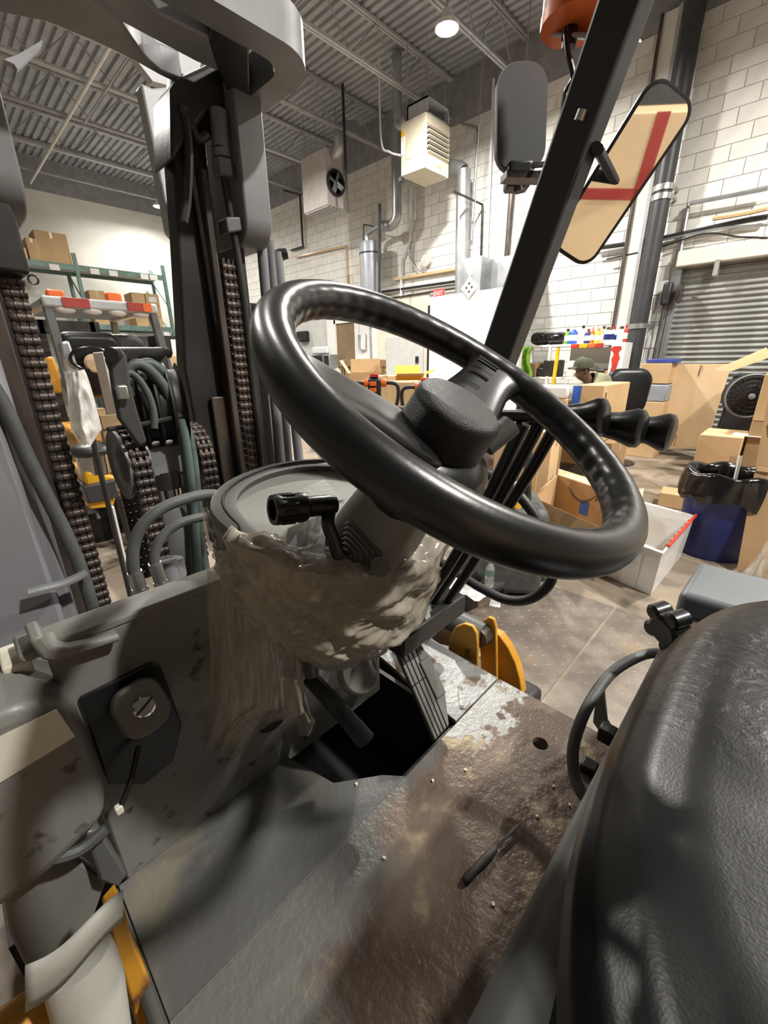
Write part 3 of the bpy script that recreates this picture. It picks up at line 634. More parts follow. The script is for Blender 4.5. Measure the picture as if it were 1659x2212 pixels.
MB().prism([pY(x, y, .46) for x, y in ((243, 2010), (272, 1975), (290, 2040), (330, 2130), (368, 2230), (300, 2230), (268, 2110), (252, 2060))], (0, .05, 0)).build('yellow_frame_plate', 'yellow_paint', FK, bevel=.003)
auto_smooth(MB().sphere(pY(20, 2290, .50), (.10, .05, .06)).build('yellow_axle_housing', 'yellow_paint', FK))
MB().b2((-.5, .1, .22), (.1, .9, .26)).build('under_frame', 'mast_dark', FK)
MB().b2((.03, .0, .25), (.28, .6, .7)).build('chassis_side', 'mast_dark', FK)
# ---- steering column, dash pod
WC = V((.354, .234, 1.51)); WN = V((.075, -.546, .834)).normalized()
WA = WN.cross(V((0, 0, 1))).normalized(); WB = WN.cross(WA)      # WA across, WB down the wheel
DP = WC-WN*.215; DN = V((.05, -.40, .915)).normalized()      # plane of the instrument panel
def dl(pts, off=0): return [pP(x, y, DP, DN)+DN*off for x, y in pts]
inner = [(600, 1182), (540, 1140), (512, 1105), (515, 1075), (545, 1048), (600, 1026), (680, 1014), (770, 1022), (850, 1052), (905, 1090), (920, 1135), (895, 1175), (830, 1200), (745, 1210), (665, 1200)]
outer = [(562, 1196), (492, 1148), (456, 1108), (462, 1072), (505, 1037), (585, 1008), (680, 996), (785, 1003), (875, 1036), (938, 1082), (957, 1140), (925, 1205), (845, 1235), (740, 1244), (640, 1230)]
def smooth_loop(P, n=4):
    k = len(P); out = []
    for i in range(k):
        p0, p1, p2, p3 = P[i-1], P[i], P[(i+1) % k], P[(i+2) % k]
        for j in range(n):
            t_ = j/n; out.append(.5*((2*p1)+(p2-p0)*t_+(2*p0-5*p1+4*p2-p3)*t_*t_+(3*p1-p0-3*p2+p3)*t_**3))
    return out
IL = smooth_loop(dl(inner)); OL = smooth_loop(dl(outer))
rim_o = MB().loft([[q-DN*.01 for q in OL], [q+DN*.004 for q in OL], [o_.lerp(i_, .35)+DN*.008 for o_, i_ in zip(OL, IL)], [q+DN*.006 for q in IL], [q-DN*.004 for q in IL]], cap=False)
DB = auto_smooth(rim_o.build('dash_rim', 'dash_rim', FK), 60)
il2 = [q-DN*.003 for q in IL]
pn = MB().add(il2, [tuple(range(len(il2)))]).build('instrument_panel', 'dash_beige', FK)
g1 = smooth_loop(dl([(576, 1192), (515, 1146), (482, 1106), (486, 1074), (526, 1042), (595, 1016), (680, 1004), (780, 1011)], .0075), 4)[:29]
MB().tube(g1, .0022, 6).build('trim_groove', 'blk', DB)
wd = dl([(602, 1075), (700, 1034), (746, 1078), (652, 1098)], -.0015)
MB().prism(wd, DN*.001).build('display_window', 'cowl_grey', pn, bevel=.001)
# tapering pod body below the rim
cb = pD(715, 1392, .63); bot = []
ctr = sum(OL, V())/len(OL)
for q in OL:
    d = q-ctr; d = d-WN*d.dot(WN); bot.append(cb+d*.36)
mid = [q.lerp(b_, .5)+(q-ctr)*.16 for q, b_ in zip(OL, bot)]
PB = auto_smooth(MB().loft([[q-DN*.008 for q in OL], [q.lerp(m2, .5)+(q-ctr)*.03 for q, m2 in zip(OL, mid)], mid, bot]).build('dash_body', 'dash_beige', FK), 70)
# column shroud
def cring(t_, w_, h_, r_, off=V((0, 0, 0))): return [WC-WN*t_+WA*a_+WB*b2+off for a_, b2 in rrect(w_, h_, r_, 4)]
auto_smooth(MB().loft([cring(.09, .062, .066, .02), cring(.12, .076, .080, .022), cring(.18, .086, .095, .024), cring(.27, .092, .105, .026)]).build('column_shroud', 'dash_beige', FK), 50)
bo = WC-WN*.195+WA*.0425+WB*.004; bx = WA.copy()
btm = MB()
for k in range(6):
    s = .040-.0055*k; R = Matrix((WN, WB, WA)).transposed()
    btm.loft([[bo+bx*(.004*k)+R.col[0]*a_+R.col[1]*b2 for a_, b2 in rrect(s*1.15, s*1.5, .008, 2)], [bo+bx*(.004*k+.003)+R.col[0]*a_+R.col[1]*b2 for a_, b2 in rrect(s*1.05, s*1.4, .008, 2)]])
LVR = auto_smooth(btm.build('lever_boot', 'dash_rim', FK), 30)
auto_smooth(MB().tube(spline([bo+bx*.01, bo+bx*.03, pD(722, 1168, .46), pD(708, 1130, .455), pD(710, 1105, .46), pD(695, 1092, .465)], 5), .0075, 10).build('lever_rod', 'black_plastic', LVR))
g0, g1_ = pD(588, 1102, .425), pD(716, 1090, .465); gx = (g0-g1_).normalized()
L_ = (g0-g1_).length
gr = MB().lathe([(.010, -.004), (.0115, .004), (.0115, .030*L_/.07), (.0155, .034*L_/.07), (.0165, .04*L_/.07), (.0150, .046*L_/.07), (.0150, L_*.86), (.0165, L_*.93), (.0155, L_), (.011, L_), (.010, L_-.012), (.002, L_-.014)], g1_, gx, 20).build('lever_grip', 'black_plastic', LVR); auto_smooth(gr, 35)
pa = gx.orthogonal().normalized(); pb = gx.cross(pa)
for k in range(14):
    a = k*2*math.pi/14; d = pa*math.cos(a)+pb*math.sin(a)
    MB().tube([g1_+gx*L_*.66+d*.0152, g1_+gx*L_*.88+d*.0152], .0016, 5).build('grip_rib', 'black_plastic', gr)
auto_smooth(MB().lathe([(.011, 0), (.011, .002), (.005, .003)], pX(822, 1225, .29), (-.5, -.6, .2), 14).build('shroud_screw', 'dash_rim', FK))
auto_smooth(MB().tube([pD(632, 1250, .495), pD(638, 1285, .50), pD(655, 1340, .54), pD(672, 1450, .66)], [.014, .016, .014, .013], 10).build('column_tilt_lever', 'black_plastic', FK))
# ---- steering wheel
SW = thing('x', None, None); bpy.data.objects.remove(SW)
RW, RT = .185, .0178
nu, nv = 240, 20; vs_, fs_ = [], []
for i in range(nu):
    a = i*2*math.pi/nu; d = WA*math.cos(a)+WB*math.sin(a)
    for j in range(nv):
        b2 = j*2*math.pi/nv; rr = RT
        gi = max(0, -math.cos(b2))**2      # inner side carries finger grips
        rr += -.0014*gi*(0.5+0.5*math.cos(a*44))
        vs_.append(WC+d*(RW+rr*math.cos(b2))+WN*rr*math.sin(b2)*1.08)
for i in range(nu):
    for j in range(nv): fs_.append((i*nv+j, ((i+1) % nu)*nv+j, ((i+1) % nu)*nv+(j+1) % nv, i*nv+(j+1) % nv))
SWH = MB().add(vs_, fs_).build('steering_wheel', 'wheel_black', FK, smooth=True)
hub = WC+WN*.004
def lp(prof, nm, m, n=40):
    return auto_smooth(MB().lathe(prof, hub, WN, n).build(nm, m, SWH), 50)
lp([(.001, .001), (.020, .0006), (.034, -.0006), (.0405, -.0025), (.0445, -.006), (.0462, -.011), (.0468, -.03), (.0478, -.050), (.044, -.052)], 'horn_cap', 'hub_black')
lp([(.047, -.0455), (.062, -.052), (.070, -.062), (.071, -.078), (.066, -.095), (.054, -.118), (.043, -.135)], 'hub_skirt', 'wheel_black')
def ang(x, y):
    d = pP(x, y, WC, WN)-WC; return math.atan2(d.dot(WB), d.dot(WA))
for (x, y), half in (((655, 815), .24), ((1075, 800), .20)):
    a0 = ang(x, y)
    def sp(u, v, top):      # u along radius, v across
        r_ = .035+u*(RW-.035-.004); wd_ = .040*(1-u)**1.2+.030+(.030*u**6)
        a = a0+(v-.5)*2*wd_/max(r_, .05)*.8; dp = -.052*(1-u)**1.3+.002*u
        ed = (abs(v-.5)*2)**4; th = .013*(1-.35*u)
        z_ = dp+(th*(1-ed*.8) if top else -th)
        return hub+(WA*math.cos(a)+WB*math.sin(a))*r_+WN*(z_-.004)
    top = [[sp(i/14, j/12, True) for j in range(13)]+[sp(i/14, j/12, False) for j in range(12, -1, -1)] for i in range(15)]
    s_ = MB().loft(top).build('spoke', 'wheel_black', SWH, smooth=True)
a0 = ang(1063, 772)
for k, rr in enumerate((.132, .146)):
    pts = [hub+(WA*math.cos(a0+t_)+WB*math.sin(a0+t_))*rr+WN*.0085 for t_ in [(-.10+.02*i) for i in range(11)]]
    MB().tube(pts, .0022, 6).build('spoke_slot', 'blk', SWH)
auto_smooth(MB().tube([pD(1048, 965, .43), pD(1092, 928, .43), pD(1103, 917, .43)], [.011, .012, .012], 14).build('signal_stalk', 'dash_rim', FK))
# ---- hydraulic levers right of the column
def lever(knob0, knob1, bar, rod, X, nm):
    o = auto_smooth(MB().tube(spline([pX(x, y, X) for x, y in rod], 6), .0105, 10).build(nm, 'black_plastic', FK))
    if bar: auto_smooth(MB().tube([pX(x, y, X) for x, y in bar], .0095, 10).build('lever_bar', 'black_plastic', o))
    a, b2 = pX(*knob0, X), pX(*knob1, X); d = (b2-a); l = d.length
    auto_smooth(MB().lathe([(.011, 0), (.0165, .08*l), (.0165, .35*l), (.0195, .62*l), (.026, .85*l), (.025, .95*l), (.019, l), (.001, l)], a, d, 18).build('lever_knob', 'black_plastic', o))
lever((1180, 900), (1310, 903), [(1085, 897), (1190, 900)], [(1130, 915), (1085, 1010), (1030, 1120), (965, 1230), (915, 1305), (905, 1315)], .60, 'hydraulic_lever')
lever((1250, 910), (1392, 928), [(1120, 905), (1260, 911)], [(1165, 915), (1120, 1000), (1060, 1110), (990, 1220), (938, 1300)], .64, 'hydraulic_lever')
lever((1330, 920), (1455, 937), [(1190, 912), (1340, 921)], [(1200, 920), (1150, 1010), (1075, 1130), (1000, 1250), (955, 1318)], .68, 'hydraulic_lever')
MB().box(pX(905, 1330, .62), (.22, .10, .05)).build('lever_bracket', 'mast_dark', FK, bevel=.006)
# ---- black hose loop right of the column and tilt cylinder with yellow brackets
auto_smooth(MB().tube(spline([pX(x, y, .82) for x, y in ((1030, 1020), (1075, 1035), (1125, 1075), (1165, 1130), (1192, 1195), (1190, 1255), (1150, 1292), (1095, 1296), (1035, 1268), (985, 1236), (930, 1200))], 6), .0115, 10).build('hydraulic_hose', 'rubber', FK))
auto_smooth(MB().tube([pX(870, 1285, .93), pX(1045, 1372, .93)], .036, 18).build('tilt_cylinder', 'truck_grey', FK))
for x, y in ((935, 1318), (952, 1333)): auto_smooth(MB().lathe([(.014, 0), (.014, .02), (.009, .03)], pX(x, y, .87), (-1, 0, .2), 8).build('cylinder_fitting', 'dark_metal', FK))
auto_smooth(MB().lathe([(.03, -.03), (.034, 0), (.03, .03)], pX(1043, 1368, .94), (1, 0, 0), 16).build('cylinder_eye', 'rail_brown', FK))
def plate(X, pts, th): return MB().prism([pX(x, y, X) for x, y in pts], (th, 0, 0)).build('yellow_bracket', 'yellow_paint', FK, bevel=.003)
plate(.885, [(978, 1470), (968, 1400), (972, 1372), (984, 1354), (1002, 1347), (1020, 1353), (1029, 1368), (1031, 1390), (1031, 1480)], .012)
plate(.945, [(1040, 1490), (1036, 1390), (1036, 1360), (1042, 1342), (1054, 1333), (1066, 1338), (1071, 1355), (1073, 1500)], .012)
plate(.975, [(1055, 1362), (1078, 1372), (1098, 1400), (1113, 1432), (1123, 1468), (1130, 1515), (1105, 1545), (1055, 1500)], .03)
MB().prism([pX(x, y, .9) for x, y in ((910, 1345), (950, 1348), (990, 1378), (985, 1400), (950, 1392), (905, 1362))], (.03, 0, 0)).build('rag_of_tape', 'cardboard', FK, bevel=.003)
MB().prism([pX(x, y, .80) for x, y in ((850, 1330), (872, 1312), (935, 1352), (925, 1385), (900, 1378))], (.04, 0, 0)).build('mount_plate', 'truck_grey', FK, bevel=.003)
MB().b2((.86, .35, .35), (1.05, 1.1, .62)).build('front_fender', 'mast_dark', FK, bevel=.02)
# ---- guard post, mirrors, beacon
PXP = .85; pb0, pt0 = pX(1090, 740, PXP), pX(1352, 0, PXP); dr = (pt0-pb0).normalized()
base_ = pb0-dr*1.05; top_ = pt0+dr*.25
side = V((1, 0, 0)); nrm = dr.cross(side).normalized()
def post(hw, hd, ext):
    return MB().loft([[p+side*a_*hd+nrm*b2*hw for a_, b2 in ((-1, -1), (1, -1), (1, 1), (-1, 1))] for p in ext])
GP = post(.034, .024, (base_, top_)).build('guard_post', 'guard_dark', FK, bevel=.006)
auto_smooth(MB().tube([pX(1259, 238, PXP-.026), pX(1250, 262, PXP-.026)], .008, 10).build('post_clip', 'zinc', GP))
MB().b2((PXP-.025, -1.2, top_.z-.04), (PXP+.025, top_.y+.03, top_.z+.01)).build('guard_rail', 'guard_dark', FK, bevel=.006)
# side mirror seen from behind
mc = pX(1122, 264, .98); R = frame(V((.72, -.69, .05)), V((.06, .02, 1)))
sh = []
for k, (d, s) in enumerate(((-.030, .55), (-.022, .86), (-.005, .98), (.012, 1.0), (.016, .97))):
    sh.append([mc+R @ V((a_*s, b2*s, d)) for a_, b2 in rrect(.104, .185, .042, 6)])
SM = auto_smooth(MB().loft(sh).build('side_mirror', 'mirror_shell', FK), 50)
MB().prism([mc+R @ V((a_*.93, b2*.93, -.0305)) for a_, b2 in rrect(.05, .09, .02, 4)], (0, 0, 0.0005)).build('mirror_back_panel', 'mirror_shell', SM)
jb = pX(1118, 383, .97)
MB().box(jb, (.05, .05, .045), rotz(.7)).build('ball_joint', 'guard_dark', SM, bevel=.006)
MB().box(pX(1140, 384, .93), (.10, .035, .012), rotz(-.7)).build('mirror_arm', 'rail_brown', SM)
auto_smooth(MB().tube([pX(1121, 375, .96), pX(1121, 415, .96)], .011, 8).build('mirror_bolt', 'rail_brown', SM))
auto_smooth(MB().tube(spline([pX(1150, 357, .93), pX(1180, 352, .9), pX(1205, 320, .88), pX(1215, 250, .88), pX(1222, 200, .9), pX(1238, 165, .9), pX(1226, 110, .9), pX(1222, 60, .9)], 5), .0045, 6).build('beacon_cable', 'black_plastic', FK))
# beacon
bcn = pX(1252, 18, .93)
BC = auto_smooth(MB().lathe([(.001, -.02), (.058, -.02), (.060, .0), (.06, .05), (.05, .09), (.03, .11), (.001, .115)], bcn, (0, 0, 1), 20).build('beacon', 'red_tape', FK), 50)
auto_smooth(MB().lathe([(.0615, -.021), (.0615, -.004)], bcn, (0, 0, 1), 20).build('beacon_ring', 'orange', BC))
MB().prism([pX(x, y, .92) for x, y in ((1178, 66), (1290, 70), (1290, 84), (1185, 78))], (.07, -.05, 0)).build('beacon_bracket', 'joist_light', BC, bevel=.003)
auto_smooth(MB().lathe([(.012, 0), (.014, .02), (.01, .04)], pX(1228, 104, .93), (0, 0, 1), 10).build('cable_plug', 'black_plastic', BC))
# inside mirror
MCC = pD(1334, 390, .78); dirm = (MCC-CAM).normalized(); refl = V((-.50, -.84, -.12)).normalized(); MN = (refl-dirm).normalized()
ax1 = pP(1437, 225, MCC, MN); ax2 = pP(1222, 558, MCC, MN); lx = (ax1-ax2).normalized(); ly = MN.cross(lx)
ln_ = (ax1-ax2).length+.02
e1 = pP(1197, 515, MCC, MN); wdt = .098
def mring(s, d): return [MCC+lx*a_*s+ly*b2*s+MN*d for a_, b2 in rrect(ln_, wdt, .03, 6)]
RM = auto_smooth(MB().loft([[MCC+(q-MCC)*.86 for q in mring(1, -.016)], mring(1.0, -.006), mring(1.0, .003), [q for q in mring(.965, .004)]]).build('rear_view_mirror', 'guard_dark', FK), 50)
g_ = [MCC+lx*a_+ly*b2+MN*.0045 for a_, b2 in rrect(ln_-.012, wdt-.012, .025, 6)]
MB().add(g_, [tuple(range(len(g_)))]).build('mirror_glass', 'mirror_glass', RM)
auto_smooth(MB().tube([pX(1290, 320, .84), MCC-MN*.012], .013, 10, sq=.6).build('mirror_stalk', 'guard_dark', RM))
# ---- hood and seat
HZ = 1.04
hr_ = [(-.9, HZ), (.03, HZ), (.055, HZ-.004), (.072, HZ-.014), (.084, HZ-.035), (.088, HZ-.06), (.08, .8), (.06, ZF-.02), (-.9, ZF-.02)]
HD = MB().prism([(-.08, y, z) for y, z in hr_], (1.09, 0, 0)).build('engine_hood', 'truck_grey', FK); auto_smooth(HD, 35)
hs = [pZ(x, y, 1.06) for x, y in ((1472, 1245), (1659, 1270), (1800, 1300), (1800, 1420), (1659, 1345), (1440, 1330))]
MB().prism([(.97, .085, 1.03), (1.17, .08, 1.03), (1.17, -.7, 1.03), (.97, -.7, 1.03)], (0, 0, .06)).build('hood_side_box', 'slate', FK, bevel=.014, seg=3)
# cushion: rounded block lofted by rings
def cush(u, v):
    x0, x1, y0, y1 = .03, .99, -.62, .069
    # u around, v from rim to crown
    a = u*2*math.pi; ca, sa = math.cos(a), math.sin(a)
    ex = 2/2.7; px_ = math.copysign(abs(ca)**ex, ca); py_ = math.copysign(abs(sa)**ex, sa)
    prof = [(.93, -.10), (.985, -.075), (1., -.045), (.985, -.012), (.95, .012), (.88, .032), (.78, .044), (.60, .050), (.40, .050), (.2, .048), (.0, .047)]
    k = v*(len(prof)-1); i = min(int(k), len(prof)-2); f_ = k-i; s = prof[i][0]*(1-f_)+prof[i+1][0]*f_; h = prof[i][1]*(1-f_)+prof[i+1][1]*f_
    x = (x0+x1)/2+px_*s*(x1-x0)/2; y = (y0+y1)/2+py_*s*(y1-y0)/2
    # wings of the cushion rise towards both sides, front rolls down
    wing = .030*min(1, abs((x-(x0+x1)/2)/((x1-x0)/2)))**3 if h > 0 else 0
    wr_ = .0022*noise.noise(V((x*22, y*13, 1.7)))*(1 if h > .02 else .2)
    return V((x, y, 1.145+h+wing*max(0, h/.05)+wr_))
ST = MB().grid(lambda u, v: cush(u, v), 96, 40).build('seat_cushion', 'leather', FK, smooth=True)
MB().box((.465, -.28, 1.06), (.5, .62, .05)).build('seat_slide', 'dark_metal', FK)
kp = pD(1448, 1358, .80)
SK = MB()
KA = (rt*.95+up*.25+fw*.12).normalized()
SKO = auto_smooth(MB().lathe([(.001, .022), (.026, .021), (.034, .016), (.034, -.016), (.026, -.021), (.001, -.022)], kp, KA, 14).build('seat_knob', 'black_plastic', FK), 30)
for k in range(5):
    a = k*2*math.pi/5; A1 = KA; e1 = A1.orthogonal().normalized(); e2 = A1.cross(e1); c_ = kp+(e1*math.cos(a)+e2*math.sin(a))*.036
    auto_smooth(MB().lathe([(.001, .020), (.012, .019), (.0165, .014), (.0165, -.014), (.012, -.019), (.001, -.020)], c_, A1, 14).build('knob_lobe', 'black_plastic', SKO))
auto_smooth(MB().tube([kp, pD(1500, 1375, .86)], .006, 8).build('knob_shaft', 'black_plastic', SKO))
auto_smooth(MB().tube(spline([pD(1420, 1410, .90), pD(1380, 1418, .88), pD(1320, 1455, .84), pD(1270, 1525, .80), pD(1240, 1605, .77), pD(1240, 1670, .75), pD(1256, 1712, .73), pD(1280, 1735, .72)], 6), .0105, 10).build('seat_cable', 'hose_grey', FK))
MB().prism([pX(x, y, .82) for x, y in ((1290, 1480), (1302, 1478), (1310, 1560), (1335, 1600), (1320, 1620), (1280, 1560))], (.012, 0, 0)).build('hood_latch', 'dash_beige', FK, bevel=.002)
for x, y in ((1312, 1585), (1272, 1660)): MB().box(pX(x, y, .74), (.03, .03, .03)).build('latch_clip', 'black_plastic', FK, bevel=.004)
# ================================================================== mast of the lift truck
YM = 1.2
def mx(x, y, Y=YM): return pY(x, y, Y).x
def chan(x0, x1, y0, y1, z0, z1, m, nm='mast_rail', t_=.014, op=1):
    # C channel, open towards +-X
    mb = MB()
    if op > 0: mb.b2((x0, y0, z0), (x0+t_, y1, z1))
    else: mb.b2((x1-t_, y0, z0), (x1, y1, z1))
    mb.b2((x0, y0, z0), (x1, y0+t_, z1)); mb.b2((x0, y1-t_, z0), (x1, y1, z1))
    return mb.build(nm, m, FK, bevel=.004)
ZT = 2.16
# right-hand rails
MB().prism([pY(x, y, 1.22) for x, y in ((374, 190), (372, 330), (384, 500), (400, 800), (428, 950), (470, 1180), (530, 1180), (500, 900), (470, 600), (440, 250), (420, 170))], (0, .06, 0)).build('mast_rail', 'mast_dark', FK, bevel=.006)
MB().b2((.520, 1.26, .25), (.60, 1.28, 1.5)).build('mast_rail', 'mast_dark', FK, bevel=.004)
rl = MB().b2((.588, 1.172, .25), (.606, 1.36, ZT-.16)).build('mast_rail', 'rail_brown', FK, bevel=.004)
MB().b2((.545, 1.200, .25), (.588, 1.214, 1.46)).build('mast_rail', 'rail_brown', FK, bevel=.003)
MB().b2((.675, 1.20, .25), (.70, 1.36, ZT-.1)).build('mast_rail', 'mast_dark', FK, bevel=.004)
# hooked hose guard near the top of the right rail
hk = spline([pY(x, y, 1.17) for x, y in ((397, 480), (405, 430), (408, 330), (400, 255), (392, 240), (405, 240), (415, 275), (430, 300), (447, 290))], 5)
auto_smooth(MB().tube(hk, .010, 8).build('hose_guard', 'mast_dark', FK))
auto_smooth(MB().tube([pY(395, 245, 1.2), pY(470, 700, 1.2)], .006, 6).build('rail_edge', 'mast_grey', FK))
auto_smooth(MB().lathe([(.001, .05), (.05, .04), (.055, 0), (.055, -.04), (.001, -.05)], pY(415, 235, 1.24), (1, 0, 0), 20).build('hose_sheave', 'mast_dark', FK))
MB().prism([pY(x, y, 1.17) for x, y in ((370, 190), (385, 165), (440, 140), (500, 110), (500, 235), (450, 240), (372, 350))], (0, .12, 0)).build('rail_head', 'mast_dark', FK, bevel=.01)
# lift cylinder of the right rail: stepped rod
def ycyl(pts, rr, m, nm, n=14, Y=1.17): return auto_smooth(MB().tube([pY(x, y, Y) for x, y in pts], rr, n).build(nm, m, FK), 45)
ycyl([(472, 240), (477, 322)], .021, 'mast_grey', 'rod_sleeve')
ycyl([(477, 324), (480, 342)], .0225, 'mast_grey', 'rod_collar')
rn = ycyl([(481, 348), (485, 384)], .026, 'mast_grey', 'rod_nut', 6)
ycyl([(484, 384), (508, 520), (527, 648), (542, 793), (557, 930), (573, 1080), (580, 1180)], .0095, 'mast_dark', 'lift_cylinder_rod')
MB().prism([pY(x, y, 1.15) for x, y in ((489, 468), (545, 468), (548, 494), (493, 503))], (0, .05, 0)).build('rod_clamp', 'mast_grey', FK, bevel=.004)
auto_smooth(MB().tube([pY(543, 470, 1.15), pY(545, 494, 1.15)], .012, 10).build('clamp_bolt', 'dark_metal', FK))
# outer tubes and hoses on the right of the mast
for i, (xa, xb, r_, m, nm) in enumerate(((566, 612, .015, 'lilac_rail', 'supply_tube'), (583, 632, .012, 'mast_grey', 'supply_tube'), (598, 655, .016, 'lilac_rail', 'supply_tube'))):
    ya_ = (538, 520, 545)[i]
    auto_smooth(MB().tube([pY(xa, ya_, 1.2), pY(xb, 1080, 1.2)], r_, 12).build(nm, m, FK))
auto_smooth(MB().lathe([(.014, -.02), (.017, 0), (.014, .02)], pY(606, 550, 1.2), (.8, -.5, .2), 8).build('tube_coupling', 'dark_metal', FK))
MB().b2((.70, 1.24, .25), (.80, 1.4, 1.72)).build('mast_rail', 'lilac_rail', FK, bevel=.01)
# flat hangers with rounded feet on both sides and the bow between them
def hanger(pxs, X0, X1, zt, zb, nm='tie_hanger'):
    mb = MB(); r_ = .06; y0, y1 = 1.13, 1.30
    poly = [(y0, zt), (y1, zt), (y1, zb)]
    for k in range(7):
        a = math.radians(270-90*k/6); poly.append((y0+r_+r_*math.cos(a), zb+r_+r_*math.sin(a)))
    mb.prism([(X0, y, z) for y, z in poly], (X1-X0, 0, 0)); return mb.build(nm, 'mast_grey', FK, bevel=.005)
h1 = pY(505, 130, 1.13); h2 = pY(540, 130, 1.13); zb = pY(570, 530, 1.13).z
HX0, HX1 = pY(525, 330, 1.13).x, pY(560, 330, 1.13).x
HX0, HX1 = pY(552, 420, 1.13).x-.035, pY(583, 420, 1.13).x
hanger(None, HX0, HX1, 2.19, zb)
hxr = pY(48, 380, 1.13).x; hanger(None, hxr-(HX1-HX0), hxr, 2.19, pY(30, 455, 1.13).z)
MB().b2((hxr-.08, 1.15, 1.72), (hxr-.022, 1.22, 1.90)).build('rail_block', 'mast_dark', FK, bevel=.008)
auto_smooth(MB().tube([pY(72, 604, 1.16)+V((.008*math.cos(a), 0, .008*math.sin(a))) for a in [i*math.pi/6 for i in range(12)]], .002, 5, closed=True).build('hook_ring', 'dark_metal', FK))
# bow: flat bar loop at the mast head
ZB = pY(540, 240, 1.13).z+.03
def bowloop(yo, xo, r_):
    # closed plan outline between left and right, open at the rails
    x0, x1 = .40-xo, .40+xo; pts = [(x1, 1.25)]
    for k in range(9):
        a = math.radians(0-90*k/8); pts.append((x1-r_+r_*math.cos(a), yo+r_+r_*math.sin(a)))
    for k in range(9):
        a = math.radians(270-90*k/8); pts.append((x0+r_+r_*math.cos(a), yo+r_+r_*math.sin(a)))
    pts.append((x0, 1.25)); return pts
cr1 = pZ(671, 169, ZB); edg = pZ(520, 35, ZB)
outr = bowloop(edg.y, cr1.x-.40, .11); innr = bowloop(edg.y+.068, cr1.x-.40-.062, .055)
mb = MB(); n = len(outr)
vs_ = [(x, y, ZB) for x, y in outr]+[(x, y, ZB) for x, y in innr]+[(x, y, ZB+.075) for x, y in outr]+[(x, y, ZB+.075) for x, y in innr]
fs_ = []
for i in range(n-1): fs_ += [(i, i+1, n+i+1, n+i), (2*n+i, 2*n+i+1, 3*n+i+1, 3*n+i), (i, i+1, 2*n+i+1, 2*n+i), (n+i, n+i+1, 3*n+i+1, 3*n+i)]
fs_ += [(0, n, 3*n, 2*n), (n-1, 2*n-1, 4*n-1, 3*n-1)]
mb.add(vs_, fs_); auto_smooth(mb.build('mast_bow', 'mast_grey', FK), 40)
def flat(pts, nm, m, z=0., h=.06): return MB().prism([pZ(x, y, ZB+z) for x, y in pts], (0, 0, h)).build(nm, m, FK, bevel=.004)
flat([(60, -120), (310, 0), (345, 30), (460, 86), (538, 112), (538, 150), (500, 168), (420, 132), (262, 48), (40, -60)], 'mast_crossbar', 'mast_grey', .004, .06)
flat([(455, 60), (538, 108), (540, 235), (515, 245), (470, 150), (450, 90)], 'bow_gusset', 'mast_dark', .002, .065)
flat([(-140, -10), (0, 28), (100, 48), (200, 88), (290, 132), (345, 163), (385, 182), (396, 172), (350, 153), (315, 124), (288, 86), (262, 48), (230, 20), (120, -60), (-140, -120)], 'curved_tie_bar', 'mast_grey', .0, .05)
MB().prism([pY(x, y, 1.62) for x, y in ((250, 20), (440, 110), (420, 200), (330, 175), (280, 110))], (0, .03, 0)).build('load_backrest_plate', 'joist_light', FK)
MB().prism([pY(x, y, 1.5) for x, y in ((304, 178), (330, 190), (380, 186), (384, 300), (386, 520), (368, 500))], (0, .05, 0)).build('inner_rail', 'joist_light', FK, bevel=.006)  # lit flange of the rail, its light put into a pale grey
ah = MB(); ah.prism([pY(x, y, 1.3) for x, y in ((8, 128), (38, 118), (92, 86), (90, 100), (38, 150), (30, 138))], (0, .02, 0)); ah.build('hose_tab', 'lilac_rail', FK)
# ---- left-hand rails
MB().b2((-.16, 1.02, .25), (.075, 1.06, 1.62)).build('mast_rail', 'lilac_rail', FK, bevel=.012)
MB().b2((.062, 1.04, .25), (.10, 1.3, 1.62)).build('mast_rail', 'lilac_rail', FK, bevel=.012)
MB().b2((.104, 1.165, .25), (.138, 1.36, 2.1)).build('mast_rail', 'rail_brown', FK, bevel=.004)
MB().b2((.0, 1.30, .25), (.112, 1.32, 2.1)).build('mast_rail', 'mast_dark', FK, bevel=.004)
MB().b2((.13, 1.33, .25), (.20, 1.36, 2.0)).build('mast_rail', 'mast_dark', FK, bevel=.004)
auto_smooth(MB().tube(spline([pY(x, y, 1.02) for x, y in ((-40, 800), (10, 880), (60, 990), (110, 1090), (150, 1170), (185, 1260), (215, 1370))], 5), .013, 10).build('rail_hose', 'hose_grey', FK))
sb = spline([pY(x, y, .99) for x, y in ((60, 1280), (90, 1272), (130, 1262), (165, 1248), (187, 1236))], 4)
auto_smooth(MB().tube(sb, .009, 8, sq=.5).build('rail_strap', 'mast_grey', FK))
# ---- leaf chains: every row of plates is a link
PT = .0225
def link_mesh():
    mb = MB(); w_ = .0205
    mb.lathe([(.003, -w_), (.0085, -w_), (.0104, -w_+.002), (.0104, -w_*.42), (.0090, -w_*.36), (.0104, -w_*.30), (.0104, w_*.30), (.0090, w_*.36), (.0104, w_*.42), (.0104, w_-.002), (.0085, w_), (.003, w_)], (0, 0, 0), (1, 0, 0), 10)
    for x in (-.0145, 0, .0145):
        mb.box((x, 0, PT*.5), (.0075, .0125, PT*.7))
    me = bpy.data.meshes.new('chain_link'); me.from_pydata([tuple(q) for q in mb.v], [], mb.f)
    bm = bmesh.new(); bm.from_mesh(me); bmesh.ops.recalc_face_normals(bm, faces=bm.faces); bm.to_mesh(me); bm.free()
    for p in me.polygons: p.use_smooth = True
    me.set_sharp_from_angle(angle=math.radians(45))
    me.materials.append(MATS['chain_brown']); return me
LA = link_mesh(); LB = LA
